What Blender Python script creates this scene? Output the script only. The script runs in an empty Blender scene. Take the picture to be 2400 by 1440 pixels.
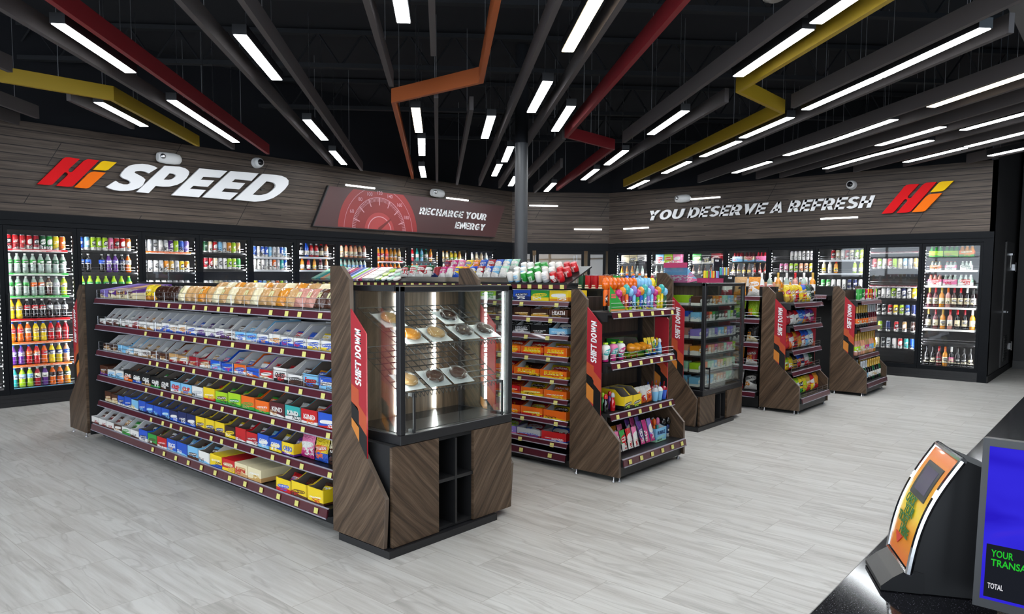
import bpy, math, random
from mathutils import Vector, Matrix
random.seed(7)
C = bpy.context.scene.collection
PI = math.pi

# ---------------------------------------------------------------- camera, world, exposure
cam = bpy.data.cameras.new('camera'); camo = bpy.data.objects.new('camera', cam); C.objects.link(camo)
cam.sensor_fit = 'HORIZONTAL'; cam.sensor_width = 36.0; cam.lens = 1683.07/2400*36.0
cam.shift_x = 0.0; cam.shift_y = (776.77-720)/2400
cam.clip_start = .02; cam.clip_end = 100
YAW, PIT, ROL = .7148, -.0734, .0056
_f = Vector((math.cos(PIT)*math.cos(YAW), math.cos(PIT)*math.sin(YAW), math.sin(PIT)))
_r = Vector((math.sin(YAW), -math.cos(YAW), 0)); _u = _r.cross(_f)
_r2 = _r*math.cos(ROL)+_u*math.sin(ROL); _u2 = -_r*math.sin(ROL)+_u*math.cos(ROL)
M = Matrix(((_r2.x, _u2.x, -_f.x, 0), (_r2.y, _u2.y, -_f.y, 0), (_r2.z, _u2.z, -_f.z, 1.5), (0, 0, 0, 1)))
camo.matrix_world = M
sc = bpy.context.scene
sc.camera = camo
w = bpy.data.worlds.new('world'); sc.world = w; w.use_nodes = True
w.node_tree.nodes['Background'].inputs[0].default_value = (.6, .7, 1, 1)
w.node_tree.nodes['Background'].inputs[1].default_value = .02
sc.view_settings.view_transform = 'Standard'; sc.view_settings.look = 'None'
sc.view_settings.exposure = 0.0; sc.view_settings.gamma = 1.0; sc.view_settings.use_curve_mapping = False
LAMP_E = 37.0      # ceiling lamps
STORE_E = 4.8      # daylight through the shop front, and the added fill window
LED_E = 90.0       # cooler light strips
sc.cycles.max_bounces = 6; sc.cycles.diffuse_bounces = 3; sc.cycles.glossy_bounces = 3
sc.cycles.transmission_bounces = 4; sc.cycles.transparent_max_bounces = 10
sc.cycles.caustics_reflective = False; sc.cycles.caustics_refractive = False
sc.cycles.sample_clamp_indirect = 4.0
sc.cycles.use_denoising = True

# ---------------------------------------------------------------- colour helpers
def lin(h):
    r = []
    for i in (0, 2, 4):
        c = int(h[i:i+2], 16)/255
        r.append(c/12.92 if c <= .04045 else ((c+.055)/1.055)**2.4)
    return (r[0], r[1], r[2], 1.0)
PAL = dict(red='c3121c', crimson='9a1022', orange='ee6a14', amber='d98a1c', yellow='f0cf1e', lime='a8d421', green='2f9a3c', darkgreen='12502c',
           teal='2fa8a4', skyblue='7fbfe6', blue='1f54c4', navy='14245c', purple='5c2a86', violet='8a78c8', pink='e87aa8', magenta='c72a7a', white='ece9e4',
           silver='b9bcc0', grey='77797c', black='121214', brown='4e2a1a', tan='c79a62', cream='e9dcb4', gold='c49a3a', rose='c98a7a', clear='9fb0a4',
           maroon='571620', peach='f0a880', mint='a8dcc0', chocolate='33190f')
def col(n): return lin(PAL[n]) if n in PAL else lin(n)

# ---------------------------------------------------------------- materials
MATS = {}
def newmat(name):
    m = bpy.data.materials.new(name); m.use_nodes = True
    nt = m.node_tree; nt.nodes.clear()
    out = nt.nodes.new('ShaderNodeOutputMaterial')
    return m, nt, out
def N(nt, t, **k):
    n = nt.nodes.new('ShaderNode'+t)
    for a, b in k.items(): setattr(n, a, b)
    return n
def L(nt, a, b): nt.links.new(a, b)
def principled(nt, out, base=None, rough=.5, metal=0, spec=.5, coat=0):
    b = N(nt, 'BsdfPrincipled')
    if base is not None: b.inputs['Base Color'].default_value = base
    b.inputs['Roughness'].default_value = rough; b.inputs['Metallic'].default_value = metal
    b.inputs['Specular IOR Level'].default_value = spec; b.inputs['Coat Weight'].default_value = coat
    L(nt, b.outputs[0], out.inputs[0]); return b
def simple(name, base, rough=.5, metal=0, spec=.5, coat=0):
    if name in MATS: return MATS[name]
    m, nt, out = newmat(name); principled(nt, out, base, rough, metal, spec, coat); MATS[name] = m; return m
def emis(name, color, s):
    m, nt, out = newmat(name); e = N(nt, 'Emission'); e.inputs[0].default_value = color; e.inputs[1].default_value = s
    L(nt, e.outputs[0], out.inputs[0]); MATS[name] = m; return m
def math_(nt, op, a, b=None, c=None):
    n = N(nt, 'Math', operation=op)
    for i, v in enumerate((a, b, c)):
        if v is None: continue
        if isinstance(v, (int, float)): n.inputs[i].default_value = v
        else: L(nt, v, n.inputs[i])
    return n.outputs[0]
def mixc(nt, f, a, b, mode='MIX'):
    n = N(nt, 'Mix', data_type='RGBA', blend_type=mode)
    for i, v in ((0, f), (6, a), (7, b)):
        if isinstance(v, (int, float)): n.inputs[i].default_value = v
        elif isinstance(v, tuple): n.inputs[i].default_value = v
        else: L(nt, v, n.inputs[i])
    return n.outputs[2]
def ramp(nt, fac, stops):
    n = N(nt, 'ValToRGB'); cr = n.color_ramp
    while len(cr.elements) < len(stops): cr.elements.new(.5)
    for e, (p, c) in zip(cr.elements, stops): e.position = p; e.color = c
    L(nt, fac, n.inputs[0]); return n.outputs[0]
def combine(nt, x, y, z):
    n = N(nt, 'CombineXYZ')
    for i, v in enumerate((x, y, z)):
        if isinstance(v, (int, float)): n.inputs[i].default_value = v
        else: L(nt, v, n.inputs[i])
    return n.outputs[0]
def sep(nt, v):
    n = N(nt, 'SeparateXYZ'); L(nt, v, n.inputs[0]); return n.outputs
def noise(nt, vec, scale=1, detail=3, rough=.5, dist=0, dim='3D', w=None):
    n = N(nt, 'TexNoise', noise_dimensions=dim)
    L(nt, vec, n.inputs['Vector']); n.inputs['Scale'].default_value = scale; n.inputs['Detail'].default_value = detail
    n.inputs['Roughness'].default_value = rough; n.inputs['Distortion'].default_value = dist
    if w is not None: L(nt, w, n.inputs['W'])
    return n.outputs[0]

def m_walnut(name, ax, ang, c=((.026, .016, .010, 1), (.082, .051, .031, 1), (.165, .110, .071, 1))):
    """walnut laminate with slanted grain; ax = the horizontal axis of the board's face ('x' or 'y')"""
    m, nt, out = newmat(name); b = principled(nt, out, rough=.42, spec=.35)
    tc = N(nt, 'TexCoord'); s = sep(nt, tc.outputs['Object'])
    h = s[0] if ax == 'x' else s[1]; z = s[2]; d = s[1] if ax == 'x' else s[0]
    ca, sa = math.cos(ang), math.sin(ang)
    al = math_(nt, 'ADD', math_(nt, 'MULTIPLY', h, ca), math_(nt, 'MULTIPLY', z, sa))
    ac = math_(nt, 'ADD', math_(nt, 'MULTIPLY', h, -sa), math_(nt, 'MULTIPLY', z, ca))
    info = N(nt, 'ObjectInfo')
    off = math_(nt, 'MULTIPLY', info.outputs['Random'], 7.0)
    v0 = combine(nt, math_(nt, 'MULTIPLY', al, 1.5), math_(nt, 'MULTIPLY', ac, 4.5), off)
    big = noise(nt, v0, 1.0, 2, .5)
    acd = math_(nt, 'ADD', ac, math_(nt, 'MULTIPLY', big, .11))
    v1 = combine(nt, math_(nt, 'MULTIPLY', al, 1.0), math_(nt, 'MULTIPLY', acd, 30), off)
    g1 = noise(nt, v1, 1.0, 5, .65)
    v2 = combine(nt, math_(nt, 'MULTIPLY', al, 5), math_(nt, 'MULTIPLY', acd, 190), off)
    g2 = noise(nt, v2, 1.0, 2, .5)
    f = math_(nt, 'ADD', math_(nt, 'MULTIPLY', g1, .72), math_(nt, 'MULTIPLY', g2, .28))
    L(nt, ramp(nt, f, [(.34, c[0]), (.5, c[1]), (.66, c[2])]), b.inputs['Base Color'])
    MATS[name] = m; return m

def m_planks(name, ax):
    """dark grey-brown wall planking with routed grooves"""
    m, nt, out = newmat(name); b = principled(nt, out, rough=.5, spec=.3)
    tc = N(nt, 'TexCoord'); s = sep(nt, tc.outputs['Object'])
    h = s[0] if ax == 'x' else (math_(nt, 'MULTIPLY', s[1], -1.0) if ax == 'y' else math_(nt, 'MULTIPLY', math_(nt, 'SUBTRACT', s[0], s[1]), .7071))
    z = s[2]; PH = .0934
    zz = math_(nt, 'DIVIDE', math_(nt, 'SUBTRACT', z, 2.22), PH)
    row = math_(nt, 'FLOOR', zz); fr = math_(nt, 'FRACT', zz)
    v1 = combine(nt, math_(nt, 'MULTIPLY', h, 1.3), math_(nt, 'MULTIPLY', z, 34), row)
    g1 = noise(nt, v1, 1.0, 4, .6, .4)
    v2 = combine(nt, math_(nt, 'MULTIPLY', h, .35), math_(nt, 'MULTIPLY', row, 3.7), 0.0)
    tone = noise(nt, v2, 1.0, 1, .5)
    f = math_(nt, 'ADD', math_(nt, 'MULTIPLY', g1, .7), math_(nt, 'MULTIPLY', tone, .3))
    wood = ramp(nt, f, [(.32, (.030, .021, .016, 1)), (.5, (.068, .050, .039, 1)), (.68, (.125, .097, .077, 1))])
    groove = math_(nt, 'LESS_THAN', fr, .10)
    gate = math_(nt, 'GREATER_THAN', noise(nt, combine(nt, math_(nt, 'MULTIPLY', h, .55), math_(nt, 'MULTIPLY', row, 5.3), 1.0), 1.0, 1), .36)
    g = math_(nt, 'MULTIPLY', groove, gate)
    # slanted cuts
    sl = math_(nt, 'DIVIDE', math_(nt, 'SUBTRACT', h, math_(nt, 'MULTIPLY', z, .55)), 1.31)
    sf = math_(nt, 'FRACT', sl); sid = math_(nt, 'FLOOR', sl)
    cut = math_(nt, 'LESS_THAN', sf, .0065)
    gz = math_(nt, 'GREATER_THAN', noise(nt, combine(nt, math_(nt, 'MULTIPLY', sid, 4.1), math_(nt, 'MULTIPLY', z, 2.2), 3.0), 1.0, 0), .5)
    g = math_(nt, 'MAXIMUM', g, math_(nt, 'MULTIPLY', cut, gz))
    L(nt, mixc(nt, g, wood, (.006, .004, .004, 1)), b.inputs['Base Color'])
    bp = N(nt, 'Bump'); bp.inputs['Strength'].default_value = .4; bp.inputs['Distance'].default_value = .004
    L(nt, math_(nt, 'SUBTRACT', 1.0, g), bp.inputs['Height']); L(nt, bp.outputs[0], b.inputs['Normal'])
    MATS[name] = m; return m

def m_floor():
    m, nt, out = newmat('floor_tile'); b = principled(nt, out, rough=.38, spec=.45)
    tc = N(nt, 'TexCoord'); s = sep(nt, tc.outputs['Object'])
    v = combine(nt, math_(nt, 'SUBTRACT', s[1], 3.44-6.1), math_(nt, 'SUBTRACT', s[0], 1.44-6.0), 0.0)
    br = N(nt, 'TexBrick'); br.offset = .5; br.offset_frequency = 2; br.squash = 1
    L(nt, v, br.inputs['Vector'])
    br.inputs['Color1'].default_value = (0, 0, 0, 1); br.inputs['Color2'].default_value = (1, 1, 1, 1); br.inputs['Mortar'].default_value = (.5, .5, .5, 1)
    for k, x in (('Scale', 1), ('Mortar Size', .0019), ('Mortar Smooth', 0), ('Bias', 0), ('Brick Width', .61), ('Row Height', .3)): br.inputs[k].default_value = x
    idv = math_(nt, 'MULTIPLY', br.outputs['Color'], 9.0)
    v1 = combine(nt, math_(nt, 'MULTIPLY', s[0], 11), math_(nt, 'MULTIPLY', s[1], 1.1), idv)
    n1 = noise(nt, v1, 1.0, 5, .6, .8)
    v2 = combine(nt, math_(nt, 'MULTIPLY', s[0], 60), math_(nt, 'MULTIPLY', s[1], 2.5), idv)
    n2 = noise(nt, v2, 1.0, 3, .6, .3)
    f = math_(nt, 'ADD', math_(nt, 'MULTIPLY', n1, .7), math_(nt, 'MULTIPLY', n2, .3))
    f = math_(nt, 'ADD', f, math_(nt, 'MULTIPLY', math_(nt, 'SUBTRACT', br.outputs['Color'], .5), .05))
    c = ramp(nt, f, [(.32, (.35, .335, .31, 1)), (.46, (.47, .455, .43, 1)), (.6, (.56, .55, .525, 1))])
    vn = noise(nt, combine(nt, math_(nt, 'MULTIPLY', s[0], 6.5), math_(nt, 'MULTIPLY', s[1], .9), idv), 1.0, 3, .55, .5)
    ve = math_(nt, 'MULTIPLY', math_(nt, 'SUBTRACT', 1.0, math_(nt, 'MINIMUM', math_(nt, 'MULTIPLY', math_(nt, 'ABSOLUTE', math_(nt, 'SUBTRACT', vn, .52)), 45.0), 1.0)), .42)
    c = mixc(nt, ve, c, (.27, .255, .235, 1))
    L(nt, mixc(nt, br.outputs['Fac'], c, (.36, .34, .31, 1)), b.inputs['Base Color'])
    L(nt, math_(nt, 'ADD', .3, math_(nt, 'MULTIPLY', f, .2)), b.inputs['Roughness'])
    bp = N(nt, 'Bump'); bp.inputs['Strength'].default_value = .25; bp.inputs['Distance'].default_value = .002
    L(nt, math_(nt, 'SUBTRACT', 1.0, br.outputs['Fac']), bp.inputs['Height']); L(nt, bp.outputs[0], b.inputs['Normal'])
    MATS['floor'] = m; return m

def m_granite():
    m, nt, out = newmat('black_granite'); b = principled(nt, out, rough=.09, spec=.22)
    tc = N(nt, 'TexCoord')
    n = noise(nt, tc.outputs['Object'], 420, 1, .5)
    c = ramp(nt, n, [(.0, (.006, .006, .008, 1)), (.66, (.008, .008, .010, 1)), (.72, (.10, .10, .12, 1))])
    L(nt, c, b.inputs['Base Color']); MATS['granite'] = m; return m

def objcol(name, rough, metal=0, spec=.5, coat=0, bump=None):
    m, nt, out = newmat(name); b = principled(nt, out, None, rough, metal, spec, coat)
    i = N(nt, 'ObjectInfo'); L(nt, i.outputs['Color'], b.inputs['Base Color'])
    if bump:
        tc = N(nt, 'TexCoord'); v = N(nt, 'VectorMath', operation='ADD'); L(nt, tc.outputs['Object'], v.inputs[0])
        L(nt, combine(nt, math_(nt, 'MULTIPLY', i.outputs['Random'], 30), 0.0, 0.0), v.inputs[1])
        n = noise(nt, v.outputs[0], bump[0], 3, .6, .5)
        bp = N(nt, 'Bump'); bp.inputs['Strength'].default_value = bump[1]; bp.inputs['Distance'].default_value = .01
        L(nt, n, bp.inputs['Height']); L(nt, bp.outputs[0], b.inputs['Normal'])
    MATS[name] = m; return m

def m_print(name, rough=.4, coat=0, bump=None, cz=.5, hz=.26, bz=.26, wrap=False):
    """printed packaging: object colour with a slanting band of c2, a name plate of c3 or c2 with small marks, and a busy picture patch"""
    m, nt, out = newmat(name); b = principled(nt, out, None, rough, 0, .5, coat)
    i = N(nt, 'ObjectInfo'); tc = N(nt, 'TexCoord')
    a2 = N(nt, 'Attribute', attribute_type='OBJECT', attribute_name='c2'); a3 = N(nt, 'Attribute', attribute_type='OBJECT', attribute_name='c3')
    r = i.outputs['Random']; rnd = math_(nt, 'MULTIPLY', r, 40); r2 = math_(nt, 'FRACT', math_(nt, 'MULTIPLY', r, 7.31)); r3 = math_(nt, 'FRACT', math_(nt, 'MULTIPLY', r, 13.7))
    g = sep(nt, tc.outputs['Generated']); gx, gy, gz = g[0], g[1], g[2]
    sx = math_(nt, 'SUBTRACT', gx, .5)
    # slanting band at the foot
    lim = math_(nt, 'ADD', math_(nt, 'ADD', bz*.6, math_(nt, 'MULTIPLY', r2, bz)), math_(nt, 'MULTIPLY', sx, math_(nt, 'MULTIPLY', math_(nt, 'SUBTRACT', r3, .5), bz*2.2)))
    wv = math_(nt, 'MULTIPLY', math_(nt, 'SINE', math_(nt, 'ADD', math_(nt, 'MULTIPLY', gx, 5.0), rnd)), bz*.14)
    c = mixc(nt, math_(nt, 'LESS_THAN', gz, math_(nt, 'ADD', lim, wv)), i.outputs['Color'], a2.outputs['Color'])
    # picture patch
    v3 = combine(nt, math_(nt, 'ADD', math_(nt, 'MULTIPLY', math_(nt, 'ADD', gx, gy), 7), rnd), math_(nt, 'MULTIPLY', gy, 3), math_(nt, 'MULTIPLY', gz, 2.6/hz))
    pn = noise(nt, v3, 1.0, 2, .6)
    px = math_(nt, 'LESS_THAN', math_(nt, 'ABSOLUTE', math_(nt, 'SUBTRACT', sx, math_(nt, 'SUBTRACT', math_(nt, 'MULTIPLY', r3, .6), .3))), .24)
    pz = math_(nt, 'LESS_THAN', math_(nt, 'ABSOLUTE', math_(nt, 'SUBTRACT', gz, cz*.62)), hz*.8)
    pic = math_(nt, 'MULTIPLY', math_(nt, 'MULTIPLY', px, pz), math_(nt, 'GREATER_THAN', pn, .5))
    c = mixc(nt, pic, c, a3.outputs['Color'])
    # name plate: a flat oval with a row of small marks
    ez = math_(nt, 'DIVIDE', math_(nt, 'SUBTRACT', math_(nt, 'SUBTRACT', gz, cz*1.12), math_(nt, 'MULTIPLY', sx, .10)), hz*.62)
    ex = math_(nt, 'DIVIDE', sx, .40)
    d = math_(nt, 'ADD', math_(nt, 'POWER', math_(nt, 'ABSOLUTE', ex), 3.0), math_(nt, 'POWER', math_(nt, 'ABSOLUTE', ez), 3.0))
    plate = math_(nt, 'LESS_THAN', d, 1.0)
    c = mixc(nt, math_(nt, 'MULTIPLY', plate, math_(nt, 'GREATER_THAN', r2, .35)), c, mixc(nt, math_(nt, 'GREATER_THAN', r3, .5), a2.outputs['Color'], a3.outputs['Color']))
    mk = noise(nt, combine(nt, math_(nt, 'ADD', math_(nt, 'MULTIPLY', math_(nt, 'ADD', gx, gy), 24), rnd), math_(nt, 'MULTIPLY', gz, 3.0/hz), 2.0), 1.0, 1, .5)
    row = math_(nt, 'LESS_THAN', math_(nt, 'ABSOLUTE', ez), .5)
    mk = math_(nt, 'MULTIPLY', math_(nt, 'MULTIPLY', math_(nt, 'GREATER_THAN', mk, .5), row), math_(nt, 'LESS_THAN', d, .8))
    c = mixc(nt, mk, c, mixc(nt, math_(nt, 'GREATER_THAN', r3, .25), i.outputs['Color'], (.88, .86, .83, 1)))
    L(nt, c, b.inputs['Base Color'])
    if bump:
        n = noise(nt, combine(nt, math_(nt, 'ADD', math_(nt, 'MULTIPLY', gx, 3.0), rnd), math_(nt, 'MULTIPLY', gy, 3.0), math_(nt, 'MULTIPLY', gz, 4.0)), 1.6, 3, .6, 1.0)
        bp = N(nt, 'Bump'); bp.inputs['Strength'].default_value = bump; bp.inputs['Distance'].default_value = .02
        L(nt, n, bp.inputs['Height']); L(nt, bp.outputs[0], b.inputs['Normal'])
    MATS[name] = m; return m

def m_glass(name, tint=(1, 1, 1, 1), refl=.06):
    m, nt, out = newmat(name)
    t = N(nt, 'BsdfTransparent'); t.inputs[0].default_value = tint
    g = N(nt, 'BsdfGlossy'); g.inputs['Roughness'].default_value = .02; g.inputs[0].default_value = (1, 1, 1, 1)
    lw = N(nt, 'LayerWeight'); lw.inputs[0].default_value = .25
    f = math_(nt, 'MINIMUM', math_(nt, 'ADD', math_(nt, 'MULTIPLY', lw.outputs['Fresnel'], .45), refl*.3), .6)
    mx = N(nt, 'MixShader'); L(nt, f, mx.inputs[0]); L(nt, t.outputs[0], mx.inputs[1]); L(nt, g.outputs[0], mx.inputs[2])
    L(nt, mx.outputs[0], out.inputs[0]); MATS[name] = m; return m

W_Y = m_walnut('walnut_y', 'y', math.radians(-52))
W_YB = m_walnut('walnut_yb', 'y', math.radians(52))
W_XL = m_walnut('walnut_xl', 'x', math.radians(-45))
W_XR = m_walnut('walnut_xr', 'x', math.radians(52))
W_XV = m_walnut('walnut_xv', 'x', math.radians(90))
W_SL = m_walnut('walnut_slat', 'x', math.radians(90), ((.02, .014, .010, 1), (.05, .036, .026, 1), (.085, .064, .048, 1)))
PLX = m_planks('planks_x', 'x'); PLY = m_planks('planks_y', 'y'); PLD = m_planks('planks_d', 'd')
FLOOR = m_floor(); GRAN = m_granite()
PAINT = objcol('paint', .45); GLOSS = objcol('gloss', .12, 0, .6, .3); METC = objcol('metal_can', .28, .35, .6)
MATT = objcol('matte', .75, 0, .3); FOIL = m_print('foil_bag', .2, .3, .9, .52, .22, .3); PRINT = m_print('print', .4); PRINTC = m_print('print_carton', .4, 0, None, .24, .13, .12); WRAP = m_print('wrap', .18, .5, .7, .5, .3, .3)
BUMPY = objcol('bumpy', .3, 0, .5, .4, (60, .5))
GLASS = m_glass('pane_glass'); CASEG = m_glass('case_glass', (.97, 1, .98, 1), .1); PLASTIC = m_glass('clear_plastic', (.9, .92, .95, 1), .3)
BLACK = simple('black_metal', (.012, .012, .014, 1), .38); BLACKM = simple('black_matte', (.006, .006, .007, 1), .7)
FRAME = simple('door_frame', (.006, .007, .009, 1), .55, 0, .12); CEIL = simple('ceiling_black', (.004, .005, .0085, 1), .9)
CHROME = simple('chrome', (.8, .8, .82, 1), .08, 1); STEEL = simple('steel', (.5, .5, .52, 1), .3, 1)
WHITE = simple('white_paint', (.75, .75, .75, 1), .4); RAIL = simple('maroon_rail', (.085, .012, .022, 1), .28, 0, .5, .5)
LIP = simple('rail_lip', (.33, .31, .37, 1), .22, 0, .6, .3); GREYW = simple('grey_wall', (.045, .043, .045, 1), .5)
BAFF = simple('baffle_grey', (.085, .074, .074, 1), .65, 0, .25)
LAMP = emis('lamp_white', (.93, .97, 1, 1), LAMP_E); LAMPW = emis('lamp_warm', (1, .80, .52, 1), LAMP_E*.8)
LED = emis('led_cool', (.95, .97, 1, 1), LED_E); WLED = emis('wall_led', (.9, .96, 1, 1), 7.0); CLED = emis('case_led', (.93, .98, 1, 1), 48.0)
LETTER = simple('letter_white', (.95, .95, .96, 1), .5)

# ---------------------------------------------------------------- mesh builder
class MB:
    def __init__(s): s.v = []; s.f = []; s.m = []; s.sm = []
    def add(s, vs, fs, m=0, smooth=False):
        o = len(s.v); s.v += [tuple(v) for v in vs]
        for f in fs: s.f.append(tuple(i+o for i in f)); s.m.append(m); s.sm.append(smooth)
        return s
    def box(s, x0, x1, y0, y1, z0, z1, m=0):
        return s.add([(x0, y0, z0), (x1, y0, z0), (x1, y1, z0), (x0, y1, z0), (x0, y0, z1), (x1, y0, z1), (x1, y1, z1), (x0, y1, z1)],
                     [(0, 3, 2, 1), (4, 5, 6, 7), (0, 1, 5, 4), (1, 2, 6, 5), (2, 3, 7, 6), (3, 0, 4, 7)], m)
    def cbox(s, x0, x1, y0, y1, z0, z1, c=.004, m=0):
        """box with chamfered vertical and horizontal edges"""
        vs = []
        for z, i in ((z0, c), (z0+c, 0), (z1-c, 0), (z1, c)):
            a, b, d, e = x0+i, x1-i, y0+i, y1-i
            k = c if i == 0 else c*.6
            vs += [(a+k, d, z), (b-k, d, z), (b, d+k, z), (b, e-k, z), (b-k, e, z), (a+k, e, z), (a, e-k, z), (a, d+k, z)]
        fs = [tuple(range(7, -1, -1)), tuple(range(24, 32))]
        for r in range(3):
            for k in range(8): fs.append((r*8+k, r*8+(k+1) % 8, r*8+8+(k+1) % 8, r*8+8+k))
        return s.add(vs, fs, m)
    def prism(s, poly, ax, a, b, m=0):
        n = len(poly)
        def P(p, t): return {'x': (t, p[0], p[1]), 'y': (p[0], t, p[1]), 'z': (p[0], p[1], t)}[ax]
        vs = [P(p, a) for p in poly]+[P(p, b) for p in poly]
        area = sum(poly[i][0]*poly[(i+1) % n][1]-poly[(i+1) % n][0]*poly[i][1] for i in range(n))
        flip = (area > 0) != (ax == 'y')
        fs = [tuple(range(n)) if not flip else tuple(range(n-1, -1, -1)), tuple(range(n, 2*n)) if flip else tuple(range(2*n-1, n-1, -1))]
        for i in range(n):
            j = (i+1) % n
            fs.append((i, j, n+j, n+i) if flip else (j, i, n+i, n+j))
        return s.add(vs, fs, m)
    def lathe(s, prof, n=12, m=0, cx=0, cy=0, sy=1.0, smooth=True, cap=True):
        vs = []; fs = []
        for r, z in prof:
            for k in range(n):
                a = 2*PI*k/n; vs.append((cx+r*math.cos(a), cy+sy*r*math.sin(a), z))
        for i in range(len(prof)-1):
            for k in range(n): fs.append((i*n+k, i*n+(k+1) % n, (i+1)*n+(k+1) % n, (i+1)*n+k))
        s.add(vs, fs, m, smooth)
        if cap:
            o = len(vs)
            s.add(vs[:n], [tuple(range(n-1, -1, -1))], m); s.add(vs[o-n:], [tuple(range(n))], m)
        return s
    def tube(s, p0, p1, r, n=6, m=0):
        p0 = Vector(p0); p1 = Vector(p1); d = (p1-p0).normalized()
        u = d.cross(Vector((0, 0, 1)));
        if u.length < 1e-3: u = Vector((1, 0, 0))
        u.normalize(); v = d.cross(u); vs = []
        for p in (p0, p1):
            for k in range(n):
                a = 2*PI*k/n; vs.append(p+u*r*math.cos(a)+v*r*math.sin(a))
        fs = [(k, (k+1) % n, n+(k+1) % n, n+k) for k in range(n)]+[tuple(range(n-1, -1, -1)), tuple(range(n, 2*n))]
        return s.add(vs, fs, m, False)
    def mesh(s, name, mats):
        me = bpy.data.meshes.new(name); me.from_pydata(s.v, [], s.f)
        for m in mats: me.materials.append(m)
        me.polygons.foreach_set('material_index', s.m); me.polygons.foreach_set('use_smooth', s.sm); me.update()
        return me

def bridge(o, h):
    """one outline from an outer contour and a hole"""
    bi, bj = min(((i, j) for i in range(len(o)) for j in range(len(h))), key=lambda q: (o[q[0]][0]-h[q[1]][0])**2+(o[q[0]][1]-h[q[1]][1])**2)
    ar = lambda p: sum(p[i][0]*p[(i+1) % len(p)][1]-p[(i+1) % len(p)][0]*p[i][1] for i in range(len(p)))
    if (ar(o) > 0) == (ar(h) > 0): h = h[::-1]; bj = len(h)-1-bj
    return o[:bi+1]+h[bj:]+h[:bj+1]+o[bi:]

# ---------------------------------------------------------------- object helpers
LABELS = set()
def tag(o, label, cat, group=None, kind=None):
    o['label'] = label; o['category'] = cat
    if group: o['group'] = group
    if kind: o['kind'] = kind
    if label in LABELS: print('DUPLICATE LABEL', label)
    LABELS.add(label)
    n = len(label.split())
    if n < 4 or n > 16: print('LABEL LENGTH', n, label)
    return o
def link(name, me, parent=None, loc=(0, 0, 0), rz=0, color=None, c2=None, c3=None, rot=None, scale=None, label=None):
    o = bpy.data.objects.new(name, me); C.objects.link(o)
    if parent: o.parent = parent
    o.location = loc; o.rotation_euler = rot if rot else (0, 0, rz)
    if scale: o.scale = scale
    if color: o.color = color
    if c2: o['c2'] = list(c2[:3])
    if c3: o['c3'] = list(c3[:3])
    if label: o['label'] = label
    return o
def obj(name, mb, mats, parent=None, **k):
    return link(name, mb.mesh(name, mats if isinstance(mats, (list, tuple)) else [mats]), parent, **k)
def empty(name, label, cat, loc=(0, 0, 0), rz=0, group=None, rot=None, kind=None):
    o = bpy.data.objects.new(name, None); C.objects.link(o); o.location = loc; o.rotation_euler = rot if rot else (0, 0, rz)
    o.empty_display_size = .05
    return tag(o, label, cat, group, kind)
def struct(name, mb, mats, parent=None):
    o = obj(name, mb, mats, parent)
    if not parent: o['kind'] = 'structure'
    return o
ORD = ['first', 'second', 'third', 'fourth', 'fifth', 'sixth', 'seventh', 'eighth', 'ninth', 'tenth', 'eleventh', 'twelfth', 'thirteenth', 'fourteenth', 'fifteenth',
       'sixteenth', 'seventeenth', 'eighteenth', 'nineteenth', 'twentieth', 'twenty-first', 'twenty-second', 'twenty-third', 'twenty-fourth', 'twenty-fifth', 'twenty-sixth',
       'twenty-seventh', 'twenty-eighth', 'twenty-ninth', 'thirtieth']
class Fr:
    """a frame facing -y locally: u to the right as seen from the front, d into the depth"""
    def __init__(s, x, y, ang): s.x, s.y, s.a = x, y, math.radians(ang)
    def p(s, u, d, z=0):
        c, n = math.cos(s.a), math.sin(s.a); return (s.x+u*c-d*n, s.y+u*n+d*c, z)

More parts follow.
